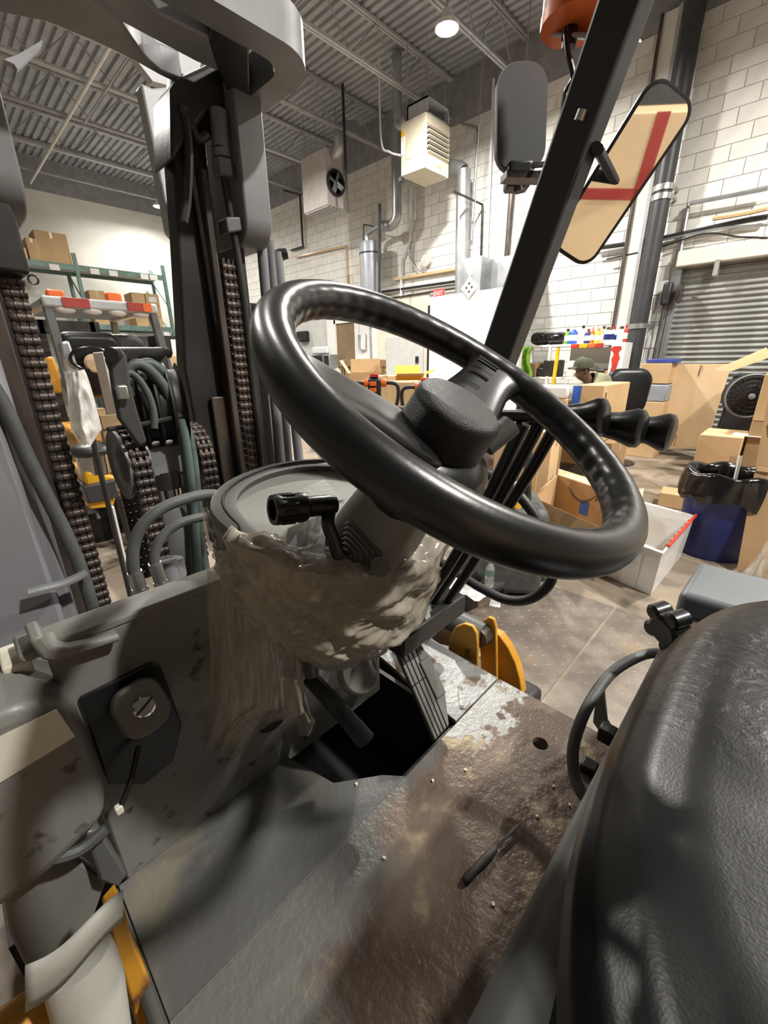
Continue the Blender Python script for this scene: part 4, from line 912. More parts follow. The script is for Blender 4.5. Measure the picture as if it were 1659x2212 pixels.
def chain(path, nm):
    root = bpy.data.objects.new(nm, None); COL.objects.link(root); root.parent = FK; ORG[root.name] = ORG[FK.name]
    P = [V(q) for q in path]; cum = [0]
    for a, b2 in zip(P, P[1:]): cum.append(cum[-1]+(b2-a).length)
    s = PT/2; i = 0; k = 0
    while s < cum[-1]:
        while cum[i+1] < s: i += 1
        t_ = (s-cum[i])/(cum[i+1]-cum[i]); p = P[i].lerp(P[i+1], t_); d = (P[i+1]-P[i]).normalized()
        xd = V((1, 0, 0)); xd = (xd-d*xd.dot(d)).normalized(); yd = d.cross(xd)
        R = Matrix((xd, yd, d)).transposed()
        share('chain_link', LA if k % 2 else LB, p, root, R); s += PT; k += 1
chain([(.166, 1.19, .62), (.166, 1.19, 1.98)], 'lift_chain')
chain([(.634, 1.18, .70), (.634, 1.18, 1.80)], 'lift_chain')
# ---- centre of the mast: chain sheaves, crosshead, free-lift cylinder
sc_ = pY(268, 1004, 1.16)
def sheave(c, r_, nm, m='mast_grey'):
    o = auto_smooth(MB().lathe([(.001, -.012), (r_*.35, -.014), (r_*.42, -.012), (r_*.55, -.006), (r_*.8, -.008), (r_, -.012), (r_, -.004), (r_*.86, .0), (r_*.86, .03), (r_, .034), (r_, .04), (.001, .04)], c, (1, 0, 0), 32).build(nm, m, FK), 35); return o
SR = .085
sheave(sc_, SR, 'chain_sheave')
def over(c, xo, zdn):
    pts = [V((c.x+xo, c.y+SR*.95, c.z-.35))]
    for k in range(13):
        a = math.radians(0+180*k/12); pts.append(V((c.x+xo, c.y+SR*.97*math.cos(a), c.z+SR*.97*math.sin(a))))
    pts.append(V((c.x+xo, c.y-SR*.97, zdn))); return pts
chain(over(sc_, .016, .82), 'free_lift_chain')
sc2 = pY(408, 985, 1.20); sheave(sc2, SR*.9, 'chain_sheave'); chain(over(sc2, .016, .9), 'free_lift_chain')
bk = pY(348, 990, 1.14)
MB().box(bk, (.11, .08, .075)).build('crosshead_block', 'mast_grey', FK, bevel=.006)
auto_smooth(MB().tube([sc_, bk], .022, 12).build('sheave_pin', 'mast_dark', FK))
auto_smooth(MB().tube([bk, sc2], .022, 12).build('sheave_pin', 'mast_dark', FK))
auto_smooth(MB().tube([bk-V((0, 0, .03)), bk-V((0, 0, .075))], .046, 20).build('rod_head', 'mast_dark', FK))
cyc = V((bk.x+.005, bk.y, bk.z)); zr = pY(365, 1085, 1.14).z
auto_smooth(MB().tube([cyc, V((cyc.x, cyc.y, zr-.05))], .033, 24).build('chrome_rod', 'chrome', FK))
auto_smooth(MB().lathe([(.035, .0), (.060, -.004), (.066, -.03), (.066, -.10), (.06, -.5), (.06, -.8)], (cyc.x, cyc.y, zr), n=28).build('cylinder_barrel', 'mast_grey', FK))
auto_smooth(MB().lathe([(.028, -.02), (.028, .02)], pY(372, 1228, .95), n=16).build('hose_block', 'mast_grey', FK))
# hose pulley with side plates
pc = pY(315, 868, 1.12)
def pl_(x0, pts, Y): return MB().prism([pY(x, y, Y) for x, y in pts], (.0, .02, 0)).build('pulley_side_plate', 'plate_dark', FK, bevel=.005)
pl_(0, [(230, 776), (236, 757), (262, 752), (275, 768), (283, 830), (296, 880), (319, 955), (302, 966), (258, 905), (246, 850), (239, 800)], 1.01)
MB().prism([pY(x, y, 1.25) for x, y in ((332, 760), (340, 748), (358, 750), (362, 770), (372, 830), (340, 830))], (0, .02, 0)).build('pulley_side_plate', 'plate_dark', FK, bevel=.005)
auto_smooth(MB().tube([pY(240, 766, 1.0), pY(250, 765, 1.02), pY(348, 762, 1.26), pY(362, 763, 1.28)], .014, 12).build('pulley_pin', 'mast_dark', FK))
pc = pY(322, 878, 1.14)
pr_ = [(.001, -.062)]
for k in range(4):
    o_ = -.062+.031*k
    pr_ += [(.100, o_), (.100, o_+.005), (.086, o_+.010), (.084, o_+.018), (.086, o_+.026), (.100, o_+.031)]
pr_ += [(.001, .062)]
auto_smooth(MB().lathe(pr_, pc+V((.012, 0, 0)), (.97, -.24, 0), 36).build('hose_pulley', 'rubber', FK), 40)
for x, y in ((264, 848),): MB().box(pY(x, y, 1.0), (.022, .012, .03)).build('plate_bolt', 'zinc', FK, bevel=.004)
for k, (P_, Yk, m_h) in enumerate((([(272, 806), (284, 790), (308, 790), (338, 815), (363, 852), (384, 905), (398, 960), (408, 1040), (416, 1120), (424, 1290)], 1.06, 'hose_grey'),
        ([(296, 790), (326, 786), (356, 812), (381, 855), (398, 910), (411, 960), (422, 1040), (430, 1150), (438, 1290)], 1.09, 'hose_green'),
        ([(268, 820), (278, 806), (298, 818), (320, 852), (332, 892), (333, 925)], 1.04, 'hose_grey'), ([(390, 905), (400, 950), (412, 1040), (421, 1130), (430, 1290)], 1.05, 'hose_green'))):
    auto_smooth(MB().tube(spline([pY(x, y, Yk) for x, y in P_], 6), (.0125, .0125, .008, .011)[k], 10).build('mast_hose', m_h, FK))
auto_smooth(MB().tube([pY(372, 905, 1.05), pY(392, 899, 1.05), pY(404, 903, 1.08)], .006, 6).build('hose_tie', 'black_plastic', FK))
auto_smooth(MB().tube([pY(233, 928, 1.03), pY(300, 918, 1.04), pY(375, 902, 1.05)], .0055, 6).build('hose_stay', 'dark_metal', FK))
# frames seen between the rails
MB().prism([pY(x, y, 1.35) for x, y in ((395, 640), (410, 700), (430, 900), (470, 1060), (458, 1060), (418, 900), (400, 720))], (0, .04, 0)).build('carriage_upright', 'mast_dark', FK)
# ---- curved hydraulic hoses, fittings and pipe along the cowl
def hose(pts, Y, r_, nm='cowl_hose'):
    return auto_smooth(MB().tube(spline([pY(x, y, Y) for x, y in pts], 6), r_, 12).build(nm, 'hose_grey', FK))
hose([(500, 1072), (450, 1068), (400, 1078), (350, 1098), (310, 1132), (290, 1175), (287, 1215), (291, 1240)], .80, .0105)
hose([(470, 1115), (430, 1118), (385, 1132), (350, 1160), (335, 1195), (334, 1220)], .80, .009)
def fit(a, b2, Y, r_):
    o = auto_smooth(MB().tube([pY(*a, Y), pY(*b2, Y)], r_, 10).build('hose_fitting', 'zinc', FK))
    c1 = pY(*b2, Y); d = (pY(*b2, Y)-pY(*a, Y)).normalized()
    auto_smooth(MB().tube([c1, c1+d*.02], r_*1.1, 6).build('fitting_nut', 'zinc', o)); auto_smooth(MB().tube([c1+d*.02, c1+d*.07], r_*.8, 10).build('fitting_stub', 'mast_grey', o))
fit((291, 1235), (302, 1270), .80, .0125); fit((334, 1216), (346, 1256), .80, .0115)
auto_smooth(MB().tube([pY(360, 1210, .9), pY(372, 1290, .9)], .02, 12).build('hose_stub', 'mast_grey', FK))
auto_smooth(MB().tube(spline([pY(275, 1372, .66), pY(264, 1352, .66), pY(268, 1333, .66), pY(300, 1316, .66), pY(450, 1248, .66)], 4), .0085, 10).build('cowl_pipe', 'mast_grey', FK))
MB().b2((-.2, .74, .80), (.62, .95, .83)).build('toe_plate', 'mast_grey', FK)
MB().b2((-.2, 1.0, .2), (1.0, 1.45, .32)).build('axle_beam', 'mast_dark', FK)
# ================================================================== goods and equipment standing in the hall
def carton(label, c, z0, dims, yaw=0, m='cardboard', name='carton', tape=True, group=None, marks=(), flaps=0, lab_=False):
    w_, d_, h_ = dims; R = rotz(yaw); c = V((c[0], c[1], z0)); t = thing(name, label, 'box', c, group)
    if not flaps:
        MB().box(c+V((0, 0, h_/2)), dims, R).build('body', m, t, bevel=min(.008, h_*.05))
        if tape:
            MB().box(c+V((0, 0, h_+.001)), (.06, d_, .003), R).build('tape', 'tape', t)
            MB().box(c+R @ V((0, -d_/2-.001, h_*.9)), (.06, .003, h_*.2), R).build('tape', 'tape', t)
            MB().box(c+R @ V((0, d_/2+.001, h_*.9)), (.06, .003, h_*.2), R).build('tape', 'tape', t)
    else:
        b = MB(); th = .006
        b.box(c+V((0, 0, th/2)), (w_, d_, th), R)
        for s in (-1, 1):
            b.box(c+R @ V((s*(w_/2-th/2), 0, h_/2)), (th, d_, h_), R); b.box(c+R @ V((0, s*(d_/2-th/2), h_/2)), (w_, th, h_), R)
        b.build('body', m, t)
        fl_ = flaps if isinstance(flaps, (list, tuple)) else [flaps]*4
        for k, a in enumerate(fl_):
            if a is None: continue
            L_ = .45*min(w_, d_)
            if k < 2: e = V(((1 if k == 0 else -1)*w_/2, 0, h_)); o_ = V((1 if k == 0 else -1, 0, 0)); al = V((0, d_*.49, 0))
            else: e = V((0, (1 if k == 2 else -1)*d_/2, h_)); o_ = V((0, 1 if k == 2 else -1, 0)); al = V((w_*.49, 0, 0))
            tip = o_*math.cos(a)*L_+V((0, 0, math.sin(a)*L_)); nr = (tip.cross(al)).normalized()*.005
            MB().prism([c+R @ q for q in (e-al, e+al, e+al+tip, e-al+tip)], R @ nr).build('flap', 'cardboard_light' if k % 2 else m, t)
    for (face, u, v_, a_, b_, mm, nm) in marks:      # flat marks: face, centre, size
        off = {'x-': V((-w_/2-.002, u, v_)), 'x+': V((w_/2+.002, u, v_)), 'y-': V((u, -d_/2-.002, v_)), 'y+': V((u, d_/2+.002, v_)), 'z': V((u, v_, h_+.002))}[face]
        sz = (.003, a_, b_) if face[0] == 'x' else (a_, .003, b_) if face[0] == 'y' else (a_, b_, .003)
        MB().box(c+R @ off, sz, R).build(nm, mm, t)
    return t
def wpt(x, y, D): return pD(x, y, D)
# ---- waste bin with black liner
bx_, by_ = 4.22, .24
t = thing('waste_bin', 'round navy blue waste bin lined with a black bag', 'bin', (bx_, by_, 0))
auto_smooth(MB().lathe([(.01, 0), (.235, 0), (.245, .02), (.272, .64), (.285, .65), (.285, .68), (.262, .68), (.225, .04), (.01, .03)], (bx_, by_, 0), n=32).build('tub', 'navy_bin', t), 35)
def lin(u, v):
    a = u*2*math.pi; w_ = noise.noise(V((math.cos(a)*2.2, math.sin(a)*2.2, v*2)))
    if v < .28: k = v/.28; r_ = .220+.022*k; z = .48+.21*k
    elif v < .4: k = (v-.28)/.12; r_ = .242+.06*k; z = .69+.022*k
    else: k = (v-.4)/.6; r_ = .302+.022*math.sin(k*1.6)+.02*w_*k; z = .712-(.22+.08*w_)*k
    r_ += .004*math.sin(a*13+5*w_)*(.4+v)
    return V((bx_+r_*math.cos(a), by_+r_*math.sin(a), z+.012*math.sin(a*7)*(1-abs(v-.35))))
MB().grid(lin, 90, 14).build('liner', 'bag_black', t, smooth=True)
auto_smooth(MB().lathe([(.220, .47), (.01, .43)], (bx_, by_, 0), n=24, cap=False).build('liner_bottom', 'bag_black', t))
o = auto_smooth(MB().tube([pD(1585, 1048, 3.35)-V((0, 0, .12)), pD(1585, 1048, 3.35), pD(1600, 985, 3.35)], .013, 10).build('cardboard_tube', 'paper_white')); tag(o, 'thin white tube sticking out of the waste bin', 'tube')
# ---- tote
A, B, Cq = pZ(1405, 1287, 0), pZ(1300, 1241, 0), pZ(1470, 1204, 0); e1 = B-A; e2 = Cq-A; ctr_ = A+(e1+e2)/2
hz = .34
t = thing('plastic_tote', 'translucent white plastic tote with red strip on its rim', 'tote', ctr_)
def tr_(s, z, out=0): return [ctr_+(q-ctr_)*s+V((0, 0, z)) for q in (A, B, B+e2, Cq)]
mb = MB(); 
r0, r1, r2, r3, r4, r5 = tr_(1, .0), tr_(1.10, hz), tr_(1.16, hz), tr_(1.16, hz+.02), tr_(1.08, hz+.02), tr_(.97, .012)
mb.loft([r0, r1, r2, r3, r4, r5]); TT = mb.build('tub', 'tote', t, bevel=.006)
for f_ in (.3, .62):
    p = A.lerp(B, f_); q_ = ctr_+(p-ctr_)*1.1; MB().tube([p+V((0, 0, .03)), V((q_.x, q_.y, hz-.02))], .008, 6).build('rib', 'tote', t)
p, q_ = r3[0], r3[3]; MB().tube([p.lerp(q_, .12)+V((0, 0, .012)), p.lerp(q_, .98)+V((0, 0, .012))], .011, 8, sq=.7).build('red_edge', 'red_paint', t)
for k in range(7): MB().box(p.lerp(q_, .18+.11*k)+V((-.012, .012, -.004)), (.018, .018, .016), rotz(.8)).build('red_clip', 'red_paint', t)
pp = [r1[1].lerp(r1[2], .25)*1, r1[1].lerp(r1[2], .7)]
cq = ctr_+(r5[2]-ctr_)*.1
s_ = MB().prism([q+(ctr_-q)*.09 for q in (r5[1].lerp(r5[2], .42)+V((0, 0, .14)), r5[1].lerp(r5[2], .8)+V((0, 0, .14)), r5[1].lerp(r5[2], .8)+V((0, 0, .27)), r5[1].lerp(r5[2], .42)+V((0, 0, .27)))], (.002, .004, 0)).build('inner_label', 'paper_cream', t)
o = MB().prism([ctr_+(B-ctr_)*.86+V((0, 0, .02)), ctr_+(B+e2-ctr_)*.86+V((0, 0, .02)), ctr_+(B+e2-ctr_)*.88+V((0, 0, .35)), ctr_+(B-ctr_)*.88+V((0, 0, .33))], (.006, -.004, 0)).build('cardboard_sheet', 'cardboard'); tag(o, 'cut cardboard sheet standing inside the white tote', 'cardboard')
# ---- open box with arrow print
zo = .42
BL, BR, FL = pZ(1205, 1026, zo), pZ(1330, 1068, zo), pZ(1158, 1078, zo); e1 = BR-BL; e2 = FL-BL
t = thing('open_carton', 'open shipping carton with arrow print and blue tape behind the wheel rim', 'box', ((BL+BR+FL+e1)/3).xy.to_3d())
dn = V((0, 0, -zo)); FR = FL+e1
def wall_(P, Q, m, nm): return MB().prism([P, Q, Q+dn, P+dn], ((Q-P).cross(V((0, 0, 1)))).normalized()*.006).build(nm, m, t)
wall_(BL, BR, 'card_inside', 'back_wall'); wall_(BL, FL, 'cardboard', 'side_wall'); wall_(FL, FR, 'cardboard_dark', 'front_wall'); wall_(BR, FR, 'card_inside', 'side_wall')
MB().prism([BL+dn, BR+dn, FR+dn, FL+dn], (0, 0, .006)).build('bottom', 'card_inside', t)
ou = -e2.normalized(); 
MB().prism([BL, BR, BR+ou*.34-V((0, 0, .03))+e1*.02, BL+ou*.30-V((0, 0, .02))-e1*.10], (0, 0, .006)).build('flap', 'cardboard_light', t)
MB().prism([FL, FR, FR+ou*.26-V((0, 0, .10)), FL+ou*.26-V((0, 0, .10))], (0, .004, .006)).build('flap', 'cardboard', t)
MB().prism([BR, FR, FR+e1.normalized()*.25+V((0, 0, .12)), BR+e1.normalized()*.25+V((0, 0, .12))], (0, 0, .006)).build('flap', 'cardboard_light', t)
MB().prism([BL, FL, FL-e1.normalized()*.12-V((0, 0, .1)), BL-e1.normalized()*.12-V((0, 0, .1))], (0, 0, .006)).build('flap', 'cardboard', t)
ins = e2.normalized()*.009
ar = [BL.lerp(BR, .22+.5*k/14)+ins+V((0, 0, -.07-.10*math.sin(math.pi*k/14))) for k in range(15)]
MB().tube(ar, [.004+.012*math.sin(math.pi*k/14) for k in range(15)], 6, sq=.3).build('arrow_print', 'print_dark', t)
MB().tube([ar[-1]+V((0, 0, .025)), ar[-1]+e1.normalized()*.03, ar[-1]-V((0, 0, .05))], .006, 5).build('arrow_print', 'print_dark', t)
tp_ = BL.lerp(BR, .48)+ins+V((0, 0, -.30)); MB().prism([tp_, tp_+e1.normalized()*.11, tp_+e1.normalized()*.11+V((0, 0, .14)), tp_+V((0, 0, .14))], -ins*.2).build('blue_tape', 'blue_tape', t)
# ---- black wrapped pallet, stack carrying the blue-taped carton
t = thing('wrapped_pallet', 'pallet load wrapped in dark shiny stretch film', 'pallet', (4.45, 2.72, 0))
def wr2(u, v):
    pts = rrect(.95, 1.1, .12, 6); k = u*len(pts); i = int(k) % len(pts); f_ = k-int(k); a_ = V(pts[i]).lerp(V(pts[(i+1) % len(pts)]), f_)
    w_ = 1+.03*noise.noise(V((u*9, v*12, 3)))+.02*math.sin(v*60+u*20)*.3
    if v > .93: w_ *= max(.02, 1-(v-.93)/.07)
    return V((4.45+a_.x*w_, 2.72+a_.y*w_, .12+.85*min(v, .93)/.93))
MB().grid(wr2, 112, 44).build('film', 'dark_wrap', t, smooth=True)
MB().box((4.45, 2.72, .54), (.80, .94, .8)).build('load', 'cardboard_dark', t)
for k in range(3): MB().box((4.45, 2.27+.45*k, .06), (.95, .1, .11)).build('pallet_runner', 'wood', t)
c1 = pX(1307, 833, 4.9); zt = c1.z
yl = pX(1244, 850, 4.9).y; xr = pY(1360, 836, c1.y).x
carton('plain carton with blue tape on its edge standing behind the lever knobs', ((4.9+xr)/2, (c1.y+yl)/2), zt-.62, (xr-4.9, yl-c1.y, .62), 0, 'cardboard', tape=False,
       marks=(('x-', (yl-c1.y)*.47, .43, .09, .36, 'blue_tape', 'blue_tape'), ('y-', .0, .13, .3, .035, 'print_dark', 'print_line'), ('y-', -(xr-4.9)*.42, .52, .03, .05, 'print_dark', 'print_mark')))
carton('large carton on the floor carrying the blue taped carton', ((4.9+xr)/2+.05, (c1.y+yl)/2+.05), 0, (.6, .62, zt-.625), 0, 'cardboard_dark', marks=(('x-', .1, .3, .3, .12, 'print_dark', 'print_mark'),))
carton('small light carton peeking out below the lever knobs', (4.55, 1.95), 0, (.3, .34, .82), .1, 'cardboard_light')
# ---- black padded seat back behind the cartons
sc0 = pD(1354, 850, 6.3); t = thing('padded_seat', 'black padded high back seat behind the blue taped carton', 'seat', (sc0.x, sc0.y, 0))
R = frame(V((.6, -.8, 0)), V((.1, .05, 1))); rg = []
for d, s in ((-.07, .8), (-.05, .96), (0, 1), (.05, .95), (.07, .78)):
    rg.append([sc0+R @ V((a_*s*(1-.25*max(0, -b_)/.3), b_*s, d)) for a_, b_ in rrect(.66, .72, .18, 6)])
auto_smooth(MB().loft(rg).build('backrest', 'leather', t), 60)
MB().box((sc0.x-.1, sc0.y, .72), (.55, .55, .12), rotz(.6)).build('cushion', 'leather', t, bevel=.04)
auto_smooth(MB().tube([(sc0.x-.1, sc0.y, 0.02), (sc0.x-.1, sc0.y, .68)], .05, 12).build('pedestal', 'dark_metal', t))
auto_smooth(MB().lathe([(.3, 0), (.3, .02), (.05, .05)], (sc0.x-.1, sc0.y, 0), n=20).build('base', 'dark_metal', t))
# ---- the man in olive cap
def skin_mesh(nm, chains, m, parent, loc, sub=2):
    vs_, es_, rs_ = [], [], []
    idx = {}
    for ch_ in chains:
        prev = None
        for key, p, r_ in ch_:
            if key in idx: i = idx[key]
            else: i = len(vs_); idx[key] = i; vs_.append(tuple(V(p)-V(loc))); rs_.append(r_)
            if prev is not None: es_.append((prev, i))
            prev = i
    me = bpy.data.meshes.new(nm); me.from_pydata(vs_, es_, []); me.materials.append(MATS[m])
    o = bpy.data.objects.new(nm, me); COL.objects.link(o)
    md = o.modifiers.new('Skin', 'SKIN'); md.use_smooth_shade = True
    sv = me.skin_vertices[0].data if me.skin_vertices else me.skin_vertices.new().data
    for i, r_ in enumerate(rs_): sv[i].radius = (r_, r_) if not isinstance(r_, tuple) else r_
    sv[0].use_root = True
    sd = o.modifiers.new('Sub', 'SUBSURF'); sd.levels = sub; sd.render_levels = sub
    if parent: o.parent = parent
    return o
HD_ = pD(1256, 800, 5.6)      # centre of the head
fd = V((-.62, .78, 0)).normalized(); sd_ = V((fd.y, -fd.x, 0)); u_ = V((0, 0, 1))      # facing, his right, up
def H(f, s, z): return HD_+fd*f+sd_*s+u_*z
ft = H(-.25, 0, 0); pe = V((ft.x, ft.y, HD_.z-.74)); base = V((pe.x, pe.y, 0))
PR = thing('person', 'person in olive cap and sage green shirt, leaning forward seen in profile', 'person', base)
def G(f, s, z): return V((pe.x, pe.y, 0))+fd*f+sd_*s+u_*z
zp = pe.z
tor = [('p', G(0, 0, zp), (.15, .12)), ('w', G(.02, 0, zp+.16), (.15, .115)), ('c', G(.07, 0, zp+.36), (.175, .13)), ('n', H(-.13, 0, -.15), (.075, .075)), ('n2', H(-.07, 0, -.10), .058), ('hd', H(-.02, 0, -.05), (.075, .085)), ('h2', H(-.015, 0, .03), (.085, .10)), ('h3', H(-.02, 0, .09), (.07, .08))]
def arm(s): return [('c', None, 0), ('sh%d' % s, H(-.23, s*.19, -.13), .065), ('el%d' % s, H(-.02, s*.27, -.44), .05), ('wr%d' % s, H(.26, s*.20, -.50), .036), ('pa%d' % s, H(.33, s*.19, -.49), (.04, .02))]
def leg(s): return [('p', None, 0), ('hp%d' % s, G(0, s*.10, zp-.04), .095), ('kn%d' % s, G(.04, s*.11, zp*.52), .065), ('an%d' % s, G(-.02, s*.12, .09), .045), ('to%d' % s, G(.15, s*.13, .035), (.045, .03))]
fing = []
for s in (-1, 1):
    for k, (o_, l_) in enumerate(((-.03, .06), (-.012, .075), (.008, .08), (.026, .07), )):
        fing.append([('pa%d' % s, None, 0), ('f%d%da' % (s, k), H(.36, s*.19+o_, -.49), .010), ('f%d%db' % (s, k), H(.36+l_*.6, s*.19+o_*1.2, -.50), .009), ('f%d%dc' % (s, k), H(.36+l_, s*.19+o_*1.2, -.525), .008)])
    fing.append([('wr%d' % s, None, 0), ('t%da' % s, H(.31, s*.19-s*.05, -.485), .012), ('t%db' % s, H(.35, s*.19-s*.065, -.50), .009)])
face = [[('h2', None, 0), ('no', H(.085, 0, .005), .022), ], [('hd', None, 0), ('ch', H(.06, 0, -.085), .03)]]
skin_mesh('body', [tor, arm(1), arm(-1), leg(1), leg(-1)]+fing+face, 'skin_dark', PR, base)
shp = [[('p', G(0, 0, zp-.03), (.19, .15)), ('w', G(.02, 0, zp+.16), (.185, .145)), ('c', G(.05, 0, zp+.36), (.21, .155)), ('u', H(-.25, 0, -.15), (.20, .16)), ('n', H(-.14, 0, -.10), (.09, .085))]]
for s in (-1, 1): shp.append([('u', None, 0), ('sh%d' % s, H(-.24, s*.19, -.12), .105), ('el%d' % s, H(-.03, s*.265, -.42), .075)])
skin_mesh('shirt', shp, 'olive_shirt', PR, base)
skin_mesh('trousers', [[('p', G(0, 0, zp-.02), (.165, .13)), ('w', G(.0, 0, zp+.08), (.165, .13))]]+[[('p', None, 0), ('hp%d' % s, G(0, s*.10, zp-.06), .115), ('kn%d' % s, G(.04, s*.11, zp*.52), .085), ('an%d' % s, G(-.02, s*.12, .10), .07)] for s in (-1, 1)], 'navy_bin', PR, base)
for s in (-1, 1):
    MB().sphere(H(-.03, s*.088, -.01), (.02, .014, .032), 10, 6).build('ear', 'skin_dark', PR, smooth=True)
    e_ = MB().sphere(H(.068, s*.033, .012), .012, 8, 6).build('eye', 'paper_white', PR, smooth=True)
MB().tube([H(.075, -.025, -.055), H(.083, 0, -.058), H(.075, .025, -.055)], .006, 6).build('mouth', 'print_dark', PR)
cp = []
for h, s in ((.03, 1.14), (.06, 1.15), (.10, 1.1), (.135, .95), (.155, .66), (.162, .1)):
    cp.append([H(-.02+.115*s*math.cos(a), .097*s*math.sin(a), h+.02*math.cos(a)*(1-s)) for a in [i*2*math.pi/24 for i in range(24)]])
CP = auto_smooth(MB().loft(cp).build('cap', 'olive_cap', PR), 60)
MB().grid(lambda u, v: H(.085+.10*math.cos((u-.5)*2.3)*v+.0, .092*math.sin((u-.5)*2.4), .052-.022*v-.02*(2*u-1)**2), 12, 4).build('cap_brim', 'olive_cap', CP, smooth=True, solid=.006)
# ---- work bench in front of him
tc_ = base+fd*.95; tz = .95; YW = math.atan2(fd.y, fd.x)
t = thing('work_table', 'work table with papers in front of the person', 'table', (tc_.x, tc_.y, 0))
MB().box((tc_.x, tc_.y, tz), (.6, 1.2, .04), rotz(YW)).build('top', 'paper_white', t, bevel=.004)
for a_ in (-.26, .26):
    for b_ in (-.55, .55): MB().tube([V((tc_.x, tc_.y, 0))+rotz(YW) @ V((a_, b_, 0)), V((tc_.x, tc_.y, tz))+rotz(YW) @ V((a_, b_, 0))], .02, 6).build('leg', 'galv', t)
p = pD(1198, 846, 4.65); ptz = p.z-.11
o = MB().box((p.x, p.y, p.z), (.22, .30, .14), rotz(.3)).build('foam_tray', 'pale_plastic', bevel=.03); tag(o, 'white foam tray left of the blue taped carton', 'tray')
carton('slim carton carrying the white foam tray', (p.x, p.y), 0, (.22, .30, p.z-.072), .3, 'cardboard', tape=False)
p = pD(1122, 900, 3.9); carton('carton carrying the crumpled plastic bundle', (p.x, p.y), 0, (.4, .4, p.z-.08), .5, 'cardboard', tape=False)
o = MB().box(p, (.3, .3, .15), rotz(.5)).build('paper_bundle', 'bag_film', bevel=.04); tag(o, 'crumpled clear plastic bundle beside the black tiller', 'bundle')
# ---- storage shelf with bottles
SX = 8.1
def sy_(x, y=760): return pX(x, y, SX).y
y0, y1 = sy_(1345), sy_(1128); zt = pX(1240, 743, SX).z; zm = pX(1240, 815, SX).z
t = thing('storage_shelf', 'white utility shelf with red painted end panel by the block wall', 'shelf', (SX+.2, (y0+y1)/2, 0))
for z in (zt, zm, zm-.55, .12): MB().b2((SX, y0, z-.04), (SX+.42, y1, z)).build('shelf_board', 'paper_white', t, bevel=.005)
for y in (y0+.02, (y0+y1)/2+.35, y1-.02):
    for x in (SX+.02, SX+.40): MB().b2((x-.02, y-.02, 0), (x+.02, y+.02, zt)).build('upright', 'paper_white', t)
MB().b2((SX-.01, y0-.02, zm-.5), (SX+.42, y0+.0, zt)).build('end_panel', 'paper_white', t)
MB().b2((SX-.012, y0-.03, zm-.2), (SX+.02, sy_(1320), zt-.03)).build('end_panel', 'paper_white', t)
MB().grid(lambda u, v: V((SX-.016, y0+.06+(.05+.05*noise.noise(V((v*7, 1, 0))))*(u-.5)*2*(1.2-.6*v)+.04*noise.noise(V((v*5, 0, 3)))+.03, zt-.06-(zt-zm+.0)*v)), 6, 12).build('red_smear', 'red_paint', t, solid=.002)
MB().b2((SX+.38, sy_(1215), zm), (SX+.41, sy_(1322), zt-.06)).build('back_panel', 'paper_white', t)
bt = [(1216, 'lime', 'lime green spray bottle leftmost on the top shelf', .26, .05, 'blk'), (1228, 'blue_tape', 'white and blue jug on the top shelf', .28, .075, 'paper_white'), (1248, 'pale_plastic', 'clear blue bottle on the top shelf', .3, .045, 'dark_metal'),
      (1260, 'navy_bin', 'dark blue bottle with red cap on the top shelf', .24, .05, 'red_paint'), (1269, 'orange', 'small orange bottle on the top shelf', .27, .035, 'tape'), (1281, 'yellow_pole', 'gold can on the top shelf', .24, .055, 'tape'), (1292, 'tape', 'tan bottle on the top shelf', .27, .045, 'print_dark'),
      (1302, 'paper_white', 'white can with black lid on the top shelf', .25, .06, 'print_dark'), (1313, 'paper_cream', 'cream can with red lid on the top shelf', .25, .05, 'red_paint'), (1321, 'paper_white', 'plain white bottle on the top shelf', .22, .04, 'paper_white'),
      (1330, 'pale_plastic', 'pale bottle with black cap near the red end panel', .25, .06, 'print_dark'), (1340, 'red_paint', 'red bottle rightmost on the top shelf', .27, .035, 'red_paint')]
for x, m, lab, h, r_, cm_ in bt:
    b = thing('bottle', lab, 'bottle', (SX+.12, sy_(x), zt), 'bottles on the top shelf')
    auto_smooth(MB().lathe([(.005, 0), (r_, .003), (r_, h*.66), (r_*.9, h*.72), (r_*.45, h*.82), (r_*.42, h*.86), (.004, h*.86)], (SX+.12, sy_(x), zt), n=14).build('body', m, b), 50)
    auto_smooth(MB().lathe([(r_*.5, h*.85), (r_*.5, h), (.003, h)], (SX+.12, sy_(x), zt), n=12).build('cap', cm_, b))
    auto_smooth(MB().lathe([(r_+.001, h*.2), (r_+.001, h*.55)], (SX+.12, sy_(x), zt), n=14, cap=False).build('label_band', 'paper_white' if m not in ('paper_white', 'paper_cream') else 'navy_bin', b))
for k, (xa, xb, m, lab) in enumerate(((1234, 1251, 'red_paint', 'red parts tray under the bottles'), (1252, 1270, 'yellow_pole', 'yellow parts tray under the bottles'), (1271, 1286, 'orange', 'orange parts tray under the bottles'), (1287, 1303, 'red_paint', 'second red parts tray, right of the orange one'))):
    o = MB().b2((SX-.06, sy_(xb-1), zt-.075), (SX-.001, sy_(xa), zt-.0)).build('parts_tray', m, bevel=.01); tag(o, lab, 'tray', 'small trays on the shelf edge')
for x, lab, r_ in ((1157, 'black tool bag at the left end of the shelf top', .15), (1189, 'rolled black bag beside the spray bottle', .14)):
    mb = MB(); rr = []
    for s, q_ in ((-1, .5), (-.9, .85), (-.5, 1), (0, .95), (.5, 1), (.9, .85), (1, .5)): rr.append([V((SX+.2+r_*1.2*q_*math.cos(a), sy_(x)+s*.16, zt+r_*.82+r_*.8*q_*math.sin(a))) for a in [i*2*math.pi/16 for i in range(16)]])
    o = auto_smooth(mb.loft(rr).build('tool_bag', 'bag_black')); tag(o, lab, 'bag')
